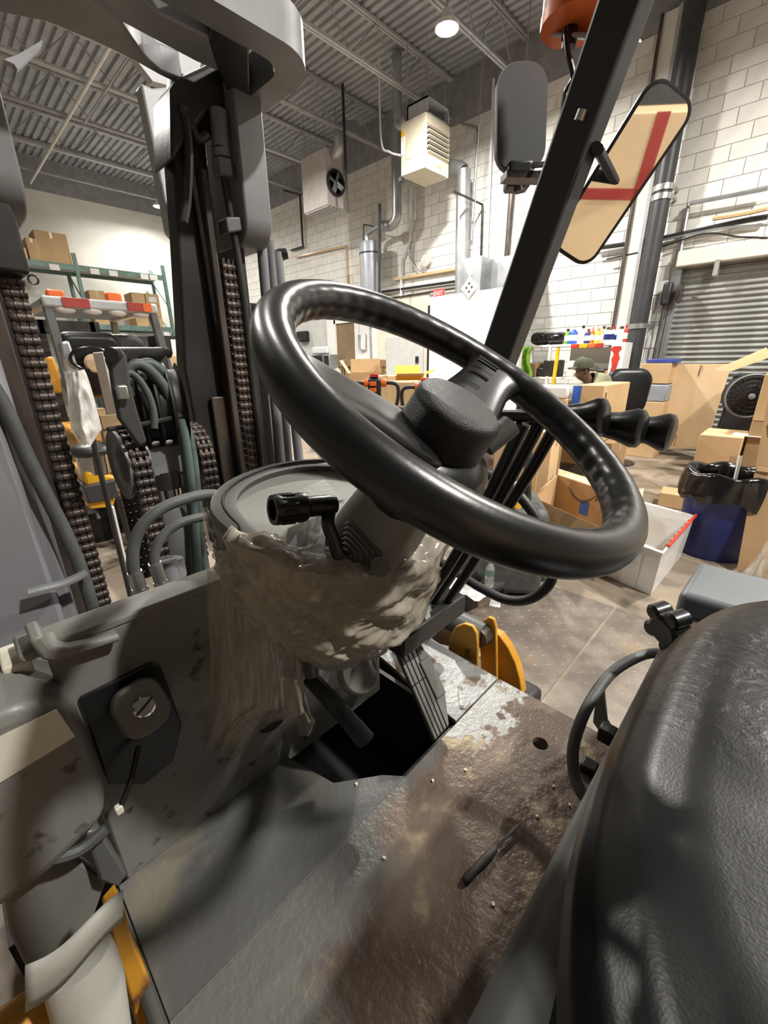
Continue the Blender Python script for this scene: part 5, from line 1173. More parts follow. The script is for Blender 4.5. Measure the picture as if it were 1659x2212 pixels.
o = MB().grid(lambda u, v: V((SX-.05-.05*math.sin(u*9), sy_(1141)+.22*(u-.5)+.05*math.sin(v*7), zt-.02-.8*v)), 12, 10).build('safety_vest', 'lime', smooth=True, solid=.01); tag(o, 'lime green safety vest hanging from the shelf', 'vest')
o = auto_smooth(MB().tube([pX(1206, 752, SX-.1), V((SX-.25, pX(1200, 820, SX-.1).y, 0))], .035, 8).build('yellow_pole', 'yellow_pole')); tag(o, 'yellow pole leaning on the shelf upright', 'pole')
rnd = random.Random(3)
for k, (x, lab, m, dx, dy, dz) in enumerate(((1145, 'brown carton on the middle shelf', 'cardboard_dark', .3, .3, .25), (1160, 'black tool case on the middle shelf', 'dark_metal', .3, .25, .16), (1176, 'yellow tool on the middle shelf', 'yellow_pole', .15, .12, .2), (1188, 'grey machine part on the middle shelf', 'mast_dark', .3, .3, .3),
                                             (1262, 'tan parts box behind the cap', 'cardboard', .25, .4, .1), (1290, 'black clamp lamp on the middle shelf', 'dark_metal', .2, .3, .14), (1308, 'brown tool tray near the red panel', 'cardboard_dark', .25, .3, .12), (1240, 'white bucket on the middle shelf', 'pale_plastic', .25, .35, .28))):
    y = sy_(x, 800); o = MB().box((SX+.15, y, zm+dz/2), (dx, dy, dz), rotz(rnd.uniform(-.3, .3))).build('shelf_item', m, bevel=.02); tag(o, lab, 'shelf item')
# ---- cartons, sheets, fan on the right
o = MB().prism([pX(1456, 786, 8.2), pX(1581, 786, 8.2), pX(1522, 972, 8.25), pX(1397, 966, 8.25)], (.02, 0, 0)).build('cardboard_sheet', 'cardboard_light'); tag(o, 'big flat cardboard sheet leaning upright before the roller door', 'cardboard')
for a_, b_ in (((1516, 788), (1508, 812)), ((1462, 940), (1455, 964))): MB().tube([pX(*a_, 8.19), pX(*b_, 8.2)], .006, 4).build('slot_cut', 'print_dark', o)
c_ = pX(1413, 810, 7.9); carton('light carton on the grey crate left of the cardboard sheet', (8.05, c_.y), c_.z-.13, (.35, .42, .3), 0, 'cardboard')
zq = c_.z-.14
o = MB().b2((7.87, c_.y-.22, zq-.26), (8.25, c_.y+.20, zq-.0)).build('grey_crate', 'tank_grey', bevel=.02); tag(o, 'grey plastic crate under the light carton', 'crate')
carton('tall carton standing under the grey crate', (8.05, c_.y-.0), 0, (.4, .45, zq-.265), 0, 'cardboard')
p = pX(1425, 794, 7.9); o = MB().box((8.1, p.y, c_.z+.205), (.35, .40, .06)).build('blue_tray', 'blue_print', bevel=.01); tag(o, 'flat bright blue tray on top of the light carton', 'tray')
c_ = pZ(1478, 1078, 0); cx_, cy_ = c_.x, c_.y; zt = zfor(cx_, cy_, 938)
yr = pX(1607, 943, cx_).y
carton('medium taped carton with paper label behind the waste bin', (cx_+.3, (cy_+yr)/2), 0, (.6, cy_-yr, zt), 0, 'cardboard', marks=(('z', -.05, -.25, .25, .35, 'paper_white', 'paper_label'), ('x-', -.15, zt*.65, .06, .12, 'cardboard_dark', 'print_mark'), ('x-', -.15, zt*.35, .12, .1, 'cardboard_dark', 'print_mark')))
A_, B_ = pZ(1590, 1240, 0), pX(1658, 865, 4.15)
o = MB().prism([A_, A_+V((.1, -1.0, 0)), B_+V((.1, -1.0, 0)), B_], (.03, 0, 0)).build('cardboard_board', 'cardboard_dark'); tag(o, 'tall brown cardboard board leaning at the right edge behind the bin', 'cardboard')
MB().box(A_.lerp(B_, .62)+V((-.01, -.05, 0)), (.01, .08, .03)).build('torn_tape', 'tape', o); MB().box(A_.lerp(B_, .85)+V((-.01, -.07, 0)), (.01, .05, .12)).build('torn_tape', 'tape', o)
e_ = pX(1626, 858, 5.9); z1_ = pX(1641, 808, 5.9).z; z0_ = pX(1611, 908, 5.9).z
carton('brown carton on top of the pile right of the fan', (6.3, yr-.42), z0_, (.8, .8, z1_-z0_), 0, 'cardboard', marks=(('x-', .28, (z1_-z0_)*.3, .05, .2, 'tape', 'torn_tape'),))
carton('tall carton under the pile right of the fan', (6.3, yr-.41), 0, (.8, .78, z0_-.005), 0, 'cardboard_dark')
carton('small carton on the floor left of the waste bin', tuple(pZ(1462, 1092, 0).xy), 0, (.3, .35, .16), .1, 'cardboard', tape=False)
fc = pX(1622, 856, 6.85)
FR_ = .25
t = thing('drum_fan', 'round black floor fan between the cardboard stacks', 'fan', (fc.x, fc.y, 0))
R = frame(V((.35, -.94, 0)), V((0, 0, 1))); fx = R.col[2]
ring_ = [fc+R @ V((FR_*math.cos(a), FR_*math.sin(a), 0)) for a in [i*2*math.pi/40 for i in range(40)]]
MB().tube(ring_, .012, 8, closed=True).build('rim', 'mast_grey', t, smooth=True)
for k in range(5):
    rr_ = FR_*(.2*k+.12); MB().tube([fc+R @ V((rr_*math.cos(a), rr_*math.sin(a), .03)) for a in [i*2*math.pi/32 for i in range(32)]], .003, 5, closed=True).build('guard_ring', 'dark_metal', t)
for k in range(24): a = k*math.pi/12; MB().tube([fc+R @ V((.05*math.cos(a), .05*math.sin(a), .03)), fc+R @ V((FR_*math.cos(a), FR_*math.sin(a), .0))], .003, 4).build('guard_wire', 'dark_metal', t)
auto_smooth(MB().lathe([(FR_, 0), (FR_, .16), (.02, .17)], fc-fx*.17, fx*-1 if False else fx, 40, cap=False).build('drum', 'blk', t))
auto_smooth(MB().lathe([(.035, 0), (.035, .03), (.02, .035)], fc+fx*.01, fx, 16).build('hub', 'tank_grey', t))
for k in range(4): a = k*math.pi/2+.3; MB().box(fc-fx*.05+R @ V((FR_*.5*math.cos(a), FR_*.5*math.sin(a), 0)), (.18, .1, .01), R @ Matrix.Rotation(a, 3, 'Z') @ Matrix.Rotation(.5, 3, 'X')).build('blade', 'dark_metal', t)
for s in (-1, 1): MB().tube([fc+R @ V((s*.2, -.15, -.1)), V((fc.x, fc.y, .02))+R @ V((s*.32, 0, .1))], .014, 6).build('stand', 'dark_metal', t)
o = MB().prism([pX(1545, 800, 7.0), pX(1655, 752, 7.0), pX(1662, 772, 6.95), pX(1580, 802, 6.95)], (.02, 0, 0.01)).build('cardboard_sheet', 'cardboard'); tag(o, 'bent cardboard strip jutting up at the right behind the fan', 'cardboard')
o = MB().b2((7.3, pX(1659, 900, 7.3).y-.3, 0), (7.85, pX(1560, 900, 7.3).y, pX(1600, 808, 7.3).z)).build('machine_cabinet', 'dark_metal', bevel=.02); tag(o, 'dark machine cabinet behind the round fan', 'cabinet')
# clear film bundle on wood at the right edge
wc_ = pZ(1640, 1250, 0)
t = thing('crate_load', 'wooden crate under cloudy plastic film at the right edge', 'crate', (3.4, -.38, 0))
for k in range(4): MB().b2((3.2, -.62+.12*k, .1), (3.62, -.62+.12*k+.09, .62)).build('plank', 'cardboard_light', t, bevel=.004)
MB().b2((3.2, -.62, 0), (3.62, -.16, .09)).build('base', 'wood', t)
def cf(u, v):
    a = u*2*math.pi; n_ = noise.noise(V((math.cos(a)*2, math.sin(a)*2, v*4))); r_ = .36*(1-.55*v**1.5)+.05*n_+.06*(1-v)**3
    return V((3.41+r_*math.cos(a)*1.05, -.38+r_*math.sin(a), .02+.86*v+.05*n_))
MB().grid(cf, 60, 20).build('film', 'clear_film', t, smooth=True)
# ---- plastic pallet with bottle, paper scrap
pA, pB = pZ(1010, 1322, 0), pZ(1175, 1255, 0); dl_ = (pB-pA); ln2 = dl_.length; dd = dl_.normalized(); dp_ = V((-dd.y, dd.x, 0))
t = thing('plastic_pallet', 'dark grey plastic pallet lying on the floor behind the truck', 'pallet', pA+dl_/2+dp_*.4)
for k in range(3): MB().prism([pA+dp_*(.14*k)+V((0, 0, .09)), pB+dp_*(.14*k)+V((0, 0, .09)), pB+dp_*(.14*k+.10)+V((0, 0, .09)), pA+dp_*(.14*k+.10)+V((0, 0, .09))], (0, 0, .03)).build('slat', 'hose_grey', t, bevel=.003)
for s in (.05, .5, .95): p = pA.lerp(pB, s); MB().prism([p-dd*.05, p+dd*.05, p+dd*.05+dp_*.38, p-dd*.05+dp_*.38], (0, 0, .09)).build('runner', 'dark_metal', t)
bp2 = pZ(1056, 1266, .12); t = thing('water_bottle', 'clear plastic water bottle with green label on the dark pallet', 'bottle', bp2)
auto_smooth(MB().lathe([(.005, 0), (.03, .002), (.031, .03), (.028, .04), (.031, .05), (.031, .12), (.028, .14), (.012, .17), (.012, .185)], bp2, n=16).build('body', 'clear_film', t))
auto_smooth(MB().lathe([(.0315, .085), (.0315, .13)], bp2, n=16, cap=False).build('label_band', 'rack_green', t)); auto_smooth(MB().lathe([(.014, .182), (.014, .20), (.002, .2)], bp2, n=12).build('cap', 'paper_white', t))
bp3 = pZ(1005, 1275, .12); o = MB().grid(lambda u, v: bp3+V((.16*(u-.5), .3*(v-.5), .015+.02*noise.noise(V((u*5, v*5, 2))))), 10, 10).build('film_scrap', 'bag_film', smooth=True); tag(o, 'crumpled clear film scrap lying on the dark pallet', 'film')
ps = pZ(1070, 1304, 0); o = MB().box(ps+V((0, 0, .006)), (.10, .07, .003), rotz(.4)).build('paper_scrap', 'paper_white'); tag(o, 'white paper scrap on the floor by the dark pallet', 'paper')
# ---- pallet trucks: control heads with loop handles
def tiller(label, hp, D, base_z, body=None, s=1., yaw=0.):
    c = pD(*hp, D); t = thing('pallet_truck', label, 'pallet truck', (c.x, c.y, 0), 'electric pallet trucks')
    r_ = V((math.cos(-AZ), math.sin(-AZ), 0)).normalized(); fdir = V((-r_.y, r_.x, 0)); r_ = rotz(yaw) @ r_; fdir = rotz(yaw) @ fdir
    def q(a, b, z): return c+r_*a*s+fdir*b*s+V((0, 0, z*s))
    R = frame(r_, V((0, 0, 1)))
    MB().loft([[q(a_*.055, .03, z_) for a_, z_ in ((-1, -.14), (1, -.14), (1.0, .09), (-1.0, .09))], [q(a_*.055, -.03, z_) for a_, z_ in ((-1, -.16), (1, -.16), (1.0, .07), (-1.0, .07))]]).build('control_head', 'dark_metal', t, bevel=.012)
    for k in range(3): MB().box(q(-.012, -.04+.006*k, .035-.05*k), (.055*s, .012*s, .034*s), rotz(-AZ+yaw)).build('button', 'orange', t, bevel=.004)
    auto_smooth(MB().lathe([(.03*s, -.02), (.035*s, 0), (.03*s, .025)], q(.075, 0, .04), r_, 14).build('twist_grip', 'orange', t)); auto_smooth(MB().lathe([(.03*s, -.02), (.035*s, 0), (.03*s, .025)], q(-.07, 0, .04), r_, 14).build('twist_grip', 'orange', t))
    MB().box(q(0, 0, .10), (.07*s, .05*s, .03*s), rotz(-AZ+yaw)).build('belly_switch', 'red_paint', t, bevel=.006)
    for sg in (-1, 1):
        auto_smooth(MB().tube(spline([q(sg*.08, 0, .035), q(sg*.13, 0, .04), q(sg*.19, 0, .02), q(sg*.20, 0, -.06), q(sg*.17, 0, -.16), q(sg*.06, 0, -.22)], 5), .016*s, 8).build('loop_handle', 'rubber', t))
    auto_smooth(MB().tube([q(0, 0, -.14), V((c.x, c.y, base_z))+fdir*.25], .028*s, 10).build('tiller_arm', 'dark_metal', t))
    if body:
        b = V((c.x, c.y, 0))+fdir*.42
        MB().box(b+V((0, 0, .36)), (.36, .36, .64), rotz(-AZ+yaw)).build('drive_unit', 'dark_metal', t, bevel=.04)
        MB().box(b+V((0, 0, .66))-fdir*.03, (.32, .34, .10), rotz(-AZ+yaw)).build('top_cover', 'yellow_clean', t, bevel=.04)
    return t
tiller('pallet truck tiller with orange buttons seen through the left of the wheel', (809, 838), 3.5, .5, True)
tiller('pallet truck tiller half hidden behind the horn cap', (918, 846), 3.6, .5, False)
tiller('pallet truck tiller with orange buttons between post and lever knobs', (1134, 868), 3.0, .4, False)
yb = pD(1078, 1072, 2.75); t = thing('power_stacker', 'yellow and grey powered stacker hood behind the lever rods', 'stacker', (yb.x, yb.y, 0))
q0 = [pD(x, y, 2.7) for x, y in ((1035, 1042), (1060, 1040), (1095, 1062), (1128, 1092), (1124, 1104), (1088, 1090), (1040, 1064))]
MB().prism(q0, fw*.25).build('yellow_cover', 'yellow_clean', t, bevel=.01)
MB().box((yb.x+.15, yb.y+.05, .33), (.5, .55, .62), rotz(.6)).build('chassis', 'hose_grey', t, bevel=.05)
MB().box(pD(1112, 1048, 2.75), (.16, .2, .08), rotz(.4)).build('display', 'blk', t, bevel=.02)
auto_smooth(MB().tube([pD(1143, 930, 2.9), pD(1138, 1100, 2.8)], .028, 8).build('mast_tube', 'dark_metal', t))
MB().box(pD(1110, 1044, 2.66), (.07, .07, .01), rotz(.4)).build('label', 'paper_white', t)
# ================================================================== centre background, seen through the wheel
def floor_at(x, y, D): p = pD(x, y, D); return p
def boxpx(label, x0, x1, ytop, D, depth, m='cardboard', yaw=None, flaps=0, z0=0., name='carton', marks=(), tape=True):
    a, b = pD(x0, ytop, D), pD(x1, ytop, D); c = (a+b)/2; w_ = (b-a).length; yw = -AZ if yaw is None else yaw
    fdir = V((math.sin(AZ), math.cos(AZ), 0))
    return carton(label, (c.x+fdir.x*depth/2, c.y+fdir.y*depth/2), z0, (w_, depth, c.z-z0), yw, m, name=name, tape=tape, flaps=flaps, marks=marks)
boxpx('broad brown carton behind the pallet truck tillers', 768, 912, 826, 4.6, .45, 'cardboard')
boxpx('open topped carton with raised flaps seen through the wheel', 752, 822, 806, 5.75, .5, 'cardboard', flaps=[1.3, 1.0, 1.2, None])
boxpx('yellow printed carton with open flaps behind the horn cap', 856, 915, 812, 5.9, .5, 'yellow_clean', flaps=[.4, .5, .9, .2])
boxpx('plain carton between the flapped cartons', 812, 854, 812, 5.15, .4, 'cardboard_light')
for k, (x0, x1, lab) in enumerate(((732, 742, 'first wooden crate before the brown door'), (744, 762, 'second wooden crate before the brown door'), (764, 782, 'third wooden crate, left of the open carton'), (818, 834, 'wooden crate right of the open carton'))):
    a, b = pD(x0, 777, 7.2), pD(x1, 777, 7.2); t = thing('wooden_crate', lab, 'crate', ((a.x+b.x)/2, (a.y+b.y)/2, 0), 'crates by the brown door')
    c = (a+b)/2; w_ = (b-a).length; R = rotz(-AZ)
    for z in (.15, .6, 1.05, a.z-.06): MB().box((c.x, c.y, z), (w_, .04, .1), R).build('board', 'wood', t)
    for s in (-1, 1): MB().box(V((c.x, c.y, a.z/2))+R @ V((s*(w_/2-.03), .03, 0)), (.06, .04, a.z), R).build('stile', 'wood', t)
    MB().box(V((c.x, c.y, a.z/2))+R @ V((0, .3, 0)), (w_, .5, a.z), R).build('back', 'cardboard_dark', t)
bgc = pD(724, 838, 4.25)
def bagf(u, v):
    a = u*2*math.pi; n_ = noise.noise(V((math.cos(a)*1.5, math.sin(a)*1.5, v*3))); r_ = (.24*math.sin(min(1, v*1.05)*math.pi*.55+.35)+.04*n_)*(1-.0*v) if v < .75 else .24*(1-(v-.75)/.25*.9)+.02*n_
    return V((bgc.x+r_*math.cos(a)*1.1, bgc.y+r_*math.sin(a)*1.1, (bgc.z+.18)*v+.02*n_))
t = thing('goods_sack', 'white sack with blue print seen through the left of the wheel', 'sack', (bgc.x, bgc.y, 0))
MB().grid(bagf, 40, 24).build('sack', 'paper_white', t, smooth=True)
R = frame(rt, up)
q = [pD(x, y, 4.02) for x, y in ((693, 808), (712, 806), (735, 812), (745, 822), (716, 820), (700, 816))]
MB().prism(q, fw*.2).build('blue_print', 'blue_print', t, bevel=.02)
# kitchenette along the wall
cx0 = 8.3
t = thing('counter', 'white counter along the wall left of the brown door', 'counter', (cx0+.3, pX(680, 800, cx0).y, 0))
zc_ = pX(680, 800, cx0).z-.02
MB().b2((cx0, pX(708, 800, cx0).y, 0), (8.83, pX(630, 800, cx0).y, zc_)).build('cabinet', 'paper_white', t, bevel=.01)
MB().b2((cx0-.03, pX(708, 800, cx0).y, zc_), (8.83, pX(630, 800, cx0).y, zc_+.04)).build('worktop', 'door_grey', t)
def onc(name, label, cat, px0, px1, yt, m, front='blk', dep=.35):
    ya, yb = pX(px1, 790, cx0+.05).y, pX(px0, 790, cx0+.05).y; z1 = pX((px0+px1)/2, yt, cx0+.05).z
    t = thing(name, label, cat, (cx0+.05+dep/2, (ya+yb)/2, zc_+.04))
    MB().b2((cx0+.05, ya, zc_+.04), (cx0+.05+dep, yb, z1)).build('body', m, t, bevel=.01)
    MB().b2((cx0+.04, ya+.04, zc_+.07), (cx0+.05, yb-(yb-ya)*.3, z1-.03)).build('front', front, t)
    return t
onc('microwave', 'black microwave on the wall counter', 'microwave', 667, 696, 768, 'dark_metal')
onc('coffee_maker', 'grey coffee maker right of the microwave', 'coffee maker', 697, 712, 766, 'galv', 'dark_metal')
onc('glass_jar', 'dark glass jar left of the microwave', 'jar', 647, 664, 776, 'tank_grey', 'dark_metal', .2)
p = pX(654, 727, 8.85); t = thing('towel_dispenser', 'black towel dispenser on the wall above the counter', 'dispenser', p)
MB().box(p, (.16, pX(644, 727, 8.85).y-pX(664, 727, 8.85).y, .32)).build('case', 'blk', t, bevel=.03); MB().box(p+V((-.085, 0, -.08)), (.01, .2, .08)).build('window', 'dark_metal', t)
p = pX(783, 738, 8.84); t = thing('wall_phone', 'white telephone on the wall right of the brown door', 'telephone', p)
MB().box(p, (.08, .25, .45)).build('base', 'pale_plastic', t, bevel=.03); MB().tube([p+V((-.07, .06, .18)), p+V((-.07, .06, -.18))], .035, 8).build('handset', 'galv', t)
p = pX(692, 757, 8.8); o = MB().box(p, (.1, .8, .22)).build('paper_roll', 'pale_plastic', bevel=.05); tag(o, 'white paper roll holder above the microwave', 'paper roll')
# ================================================================== left background
# pallet rack against the end wall
YR = 15.2
zb1 = pY(60, 566, YR).z; 
t = thing('pallet_rack', 'tall green pallet rack against the far end wall', 'rack', (4.0, YR, 0))
xs = [pY(24, 560, YR).x-.9, pY(170, 600, YR).x, pY(358, 620, YR).x]
for x in xs:
    for y in (YR, YR+1.0):
        zt_ = zb1+.35 if y == YR else zb1+.35
        MB().b2((x-.045, y-.04, 0), (x+.045, y+.04, zt_)).build('upright', 'rack_green', t)
    for k in range(4): MB().tube([(x, YR, .4+k*.95), (x, YR+1, .4+k*.95+.8)], .02, 5).build('brace', 'rack_green', t)
zl = [zb1, pY(60, 700, YR).z, pY(60, 770, YR).z-.4]
for z in zl:
    for y in (YR, YR+1.0):
        for x0, x1 in zip(xs, xs[1:]): MB().b2((x0, y-.03, z-.07), (x1, y+.03, z+.07)).build('beam', 'rack_green', t)
    for x0, x1 in zip(xs, xs[1:]): MB().b2((x0, YR, z+.02), (x1, YR+1, z+.05)).build('deck', 'mortar', t)
for x in (118, 205, 245, 312, 332): p = pY(x, 571+(x-60)*.105, YR-.035); MB().box(p, (.22, .006, .14)).build('location_label', 'paper_white', t)
def rb_(label, x0, x1, yt, yb, m='cardboard', dep=.7, z0=None, Y=YR+.1, marks=()):
    a, b = pY(x0, yb, Y), pY(x1, yb, Y); z0 = z0 if z0 is not None else a.z; z1 = pY((x0+x1)/2, yt, Y).z
    return carton(label, ((a.x+b.x)/2, Y+dep/2), z0, (b.x-a.x, dep, z1-z0), 0, m, marks=marks)
rb_('tall carton standing on the rack top', 86, 154, 503, 556, z0=zl[0]+.055, Y=YR+.12)
rb_('lower carton left on the rack top', 62, 84, 515, 545, z0=zl[0]+.055)
rb_('flat carton lying before the tall rack carton', 45, 61, 535, 558, 'cardboard_light', .5, z0=zl[0]+.055)
zs = zl[1]+.055
rb_('single carton on the middle rack level', 197, 230, 628, 654, z0=zs)
hh_ = (pY(310, 632, YR).z-zs)/3
for k in range(3):
    for sd, x0, x1 in (('left', 292, 320), ('right', 321, 350)):
        a_, b_ = pY(x0, 680, YR+.1).x, pY(x1, 680, YR+.1).x
        mk = (('y-', 0, hh_*.5, .22, hh_*.45, 'paper_white', 'paper_label'),) if (k, sd) in ((2, 'right'), (1, 'left')) else ()
        carton(['lower ', 'middle ', 'upper '][k]+sd+' carton of the wrapped block on the rack', ((a_+b_)/2, YR+.46), zs+k*hh_, (b_-a_-.01, .7, hh_-.005), 0, 'cardboard', marks=mk)
for k, (x, lab, m) in enumerate(((245, 'dark crate under the rack, left', 'dark_metal'), (300, 'dark crate under the rack, middle', 'mast_dark'), (365, 'black crate with white stripe at the rack foot', 'blk'))):
    p = pY(x, 760, 13.6); t = thing('dark_crate', lab, 'crate', (p.x, 13.6, 0)); zq = pY(x, 725, 13.6).z
    MB().b2((p.x-.3, 13.6, 0), (p.x+.3, 14.6, zq)).build('body', m, t, bevel=.02)
    if k == 2: MB().b2((p.x+.1, 13.59, zq-.9), (p.x+.25, 13.6, zq-.1)).build('stripe', 'paper_white', t)
# second lift truck, parked behind the mast
def L(x, y, Y): return pY(x, y, Y)
Y0, Y1 = 4.9, 6.0
gz = L(200, 668, Y0).z
gx0, gx1 = L(112, 700, Y0).x, L(318, 700, Y0+.2).x
t = thing('parked_forklift', 'orange and grey lift truck parked behind the mast at left', 'forklift', ((gx0+gx1)/2, 5.5, 0))
def post2(x, y, dx, dy): return MB().hexa([V((x+a_*.035+dx, y+b_*.035+dy, .95)) for a_, b_ in ((-1, -1), (1, -1), (1, 1), (-1, 1))]+[V((x+a_*.035, y+b_*.035, gz)) for a_, b_ in ((-1, -1), (1, -1), (1, 1), (-1, 1))]).build('guard_post', 'truck_grey', t, bevel=.008)
post2(gx0, Y0, .0, -.1); post2(gx1, Y0, .08, -.1); post2(gx0, Y1+.2, 0, .3); post2(gx1, Y1+.2, 0, .3)
for x in (gx0, gx1): MB().b2((x-.04, Y0-.04, gz), (x+.04, Y1+.25, gz+.07)).build('guard_side', 'joist_light', t, bevel=.015)
for k in range(6): MB().b2((gx0, Y0+.22*k, gz+.01), (gx1, Y0+.22*k+.06, gz+.05)).build('guard_bar', 'truck_grey', t)
MB().b2((gx0-.04, Y0-.06, gz-.01), (gx1+.04, Y0+.02, gz+.08)).build('guard_front_bar', 'joist_light', t, bevel=.02)
for k, (x0, x1, m) in enumerate(((.12, .36, 'red_tape'), (.72, .97, 'red_tape'), (.88, .97, 'orange'))): MB().b2((gx0+(gx1-gx0)*x0, Y0-.075-.005*k, gz+.0), (gx0+(gx1-gx0)*x1, Y0-.058, gz+.075)).build('reflector', m, t)
for k in range(4): auto_smooth(MB().sphere((gx0+(gx1-gx0)*(.14+.24*k), Y0-.03, gz-.02), (.08, .03, .035)).build('work_lamp', 'heater_white', t))
for x, y in ((120, 640), (245, 645)):
    p = L(x, y, Y1); MB().box(p, (.16, .1, .12)).build('rear_lamp', 'orange', t, bevel=.02)
# its seat, hood, body
def sl_(cx, cy, cz_, w_, h_, tilt, nm, m):
    R = Matrix.Rotation(tilt, 3, 'X'); rg = []
    for d, s in ((-.06, .8), (-.04, .96), (0, 1), (.04, .95), (.06, .75)): rg.append([V((cx, cy, cz_))+R @ V((a_*s, d, b_*s)) for a_, b_ in rrect(w_, h_, .12, 5)])
    return auto_smooth(MB().loft(rg).build(nm, m, t), 60)
sp_ = L(205, 790, 4.9); sl_(sp_.x, 4.95, sp_.z, .55, .6, .15, 'seat_back', 'leather')
sl_(sp_.x+.28, 5.1, sp_.z+.05, .5, .5, .15, 'seat_shell', 'hub_black')
p = L(205, 785, 4.78); auto_smooth(MB().lathe([(.001, .02), (.07, .015), (.085, 0)], p, (0, -1, .1), 20).build('worn_patch', 'tape', t))
MB().b2((gx0-.05, 4.7, .45), (gx1+.05, 6.3, .92)).build('hood', 'yellow_paint', t, bevel=.08)
MB().b2((gx0-.1, 4.55, .25), (gx1+.1, 4.9, .75)).build('counterweight', 'yellow_paint', t, bevel=.06)
MB().b2((gx0-.02, 4.5, .62), (gx1+.0, 4.7, .74)).build('bumper', 'dark_metal', t, bevel=.02)
wt_ = [L(122, 740, 4.85), L(135, 740, 4.85), L(180, 890, 4.75), L(160, 890, 4.75)]
MB().prism([L(x, y, 4.8) for x, y in ((128, 740), (150, 735), (172, 800), (178, 880), (160, 890), (140, 800))], (0, .1, 0)).build('side_shield', 'galv', t, bevel=.02)
MB().prism([L(x, y, 4.7) for x, y in ((98, 775), (115, 768), (128, 800), (135, 850), (110, 850))], (0, .12, 0)).build('yellow_side_cover', 'yellow_paint', t, bevel=.02)
auto_smooth(MB().tube([L(197, 775, 4.75)+V((.16*math.cos(a), -.03*math.sin(a), .16*math.sin(a)*.6)) for a in [i*2*math.pi/20 for i in range(20)]], .014, 6, closed=True).build('steering_wheel', 'wheel_black', t))
for x in (gx0+.02, gx1-.02):
    for y in (4.65, 6.1): auto_smooth(MB().lathe([(.05, -.09), (.2, -.09), (.25, -.06), (.25, .06), (.2, .09), (.05, .09)], (x, y, .25), (1, 0, 0), 24).build('tyre', 'rubber', t), 35)
for x in (gx0+.15, gx1-.15): MB().b2((x-.05, 6.45, .05), (x+.05, 6.6, 2.05)).build('mast_rail', 'mast_dark', t)
MB().b2((gx0+.15, 6.45, 1.9), (gx1-.15, 6.6, 2.05)).build('mast_crossbar', 'mast_dark', t)
# machine in front of it: yellow cover, tank, post
t = thing('floor_scrubber', 'low yellow machine with chrome tank and black drum behind the chain', 'machine', (.72, 4.0, 0))
ct = L(228, 1015, 3.7)
MB().prism([L(x, y, 3.7) for x, y in ((182, 1020), (200, 1018), (250, 1030), (268, 1042), (262, 1055), (185, 1050))], (0, .5, 0)).build('yellow_cover', 'yellow_clean', t, bevel=.02)
MB().prism([L(x, y, 3.65) for x, y in ((180, 1052), (250, 1036), (256, 1075), (192, 1088))], (0, .5, 0)).build('dark_panel', 'guard_dark', t, bevel=.01)
MB().prism([L(x, y, 3.7) for x, y in ((190, 1086), (250, 1076), (245, 1095), (195, 1100))], (0, .45, 0)).build('yellow_base', 'yellow_clean', t, bevel=.01)
auto_smooth(MB().tube([L(200, 980, 3.8), L(208, 1020, 3.8)], .11, 20).build('chrome_tank', 'chrome', t))
auto_smooth(MB().sphere(L(196, 972, 3.8), (.15, .15, .06)).build('tank_lid', 'dark_metal', t))
dz = pZ(222, 1165, 0); auto_smooth(MB().lathe([(.02, 0), (.17, 0), (.18, .05), (.17, .09), (.18, .14), (.17, .18), (.18, .23), (.15, .28), (.02, .29)], (dz.x, dz.y+.1, 0), n=28).build('black_drum', 'black_plastic', t), 30)
MB().tube([L(240, 1095, 3.6), pZ(268, 1212, 0)], .02, 6).build('stand_leg', 'pale_plastic', t); MB().tube([L(225, 955, 3.75), L(228, 1030, 3.75)], .015, 6).build('post', 'rail_brown', t)
MB().tube([L(256, 1075, 3.7), V((L(256, 1075, 3.7).x+.05, 3.9, 0))], .02, 6).build('stand_leg', 'dark_metal', t)
# clear bag hanging on a post
t = thing('plastic_bag', 'milky plastic bag pulled over a post left of the hose pulley', 'bag', (L(190, 950, 2.6).x, 2.6, 0))
def bg2(u, v):
    xl, xr = 146+10*v+ (0 if v < .8 else 24*(v-.8)/.2), 182+46*v**.8-(0 if v < .8 else 30*(v-.8)/.2)
    y_ = 808+150*v-10*u*(1-v)+(6*math.sin(u*9))*v; n_ = noise.noise(V((u*4, v*5, 5)))
    return pY(xl+(xr-xl)*u, y_, 2.6+.10*(u-.5)**2*4+.05*n_-.06)
MB().grid(bg2, 24, 30).build('front_sheet', 'bag_film', t, smooth=True)
MB().grid(lambda u, v: bg2(u, v)+V((0, .22*math.sin(math.pi*u)+.01, 0)), 24, 30).build('back_sheet', 'bag_film', t, smooth=True)
auto_smooth(MB().tube([L(185, 850, 2.7), L(205, 970, 2.7), V((L(205, 970, 2.7).x, 2.75, 0))], .014, 8).build('post', 'dark_metal', t))
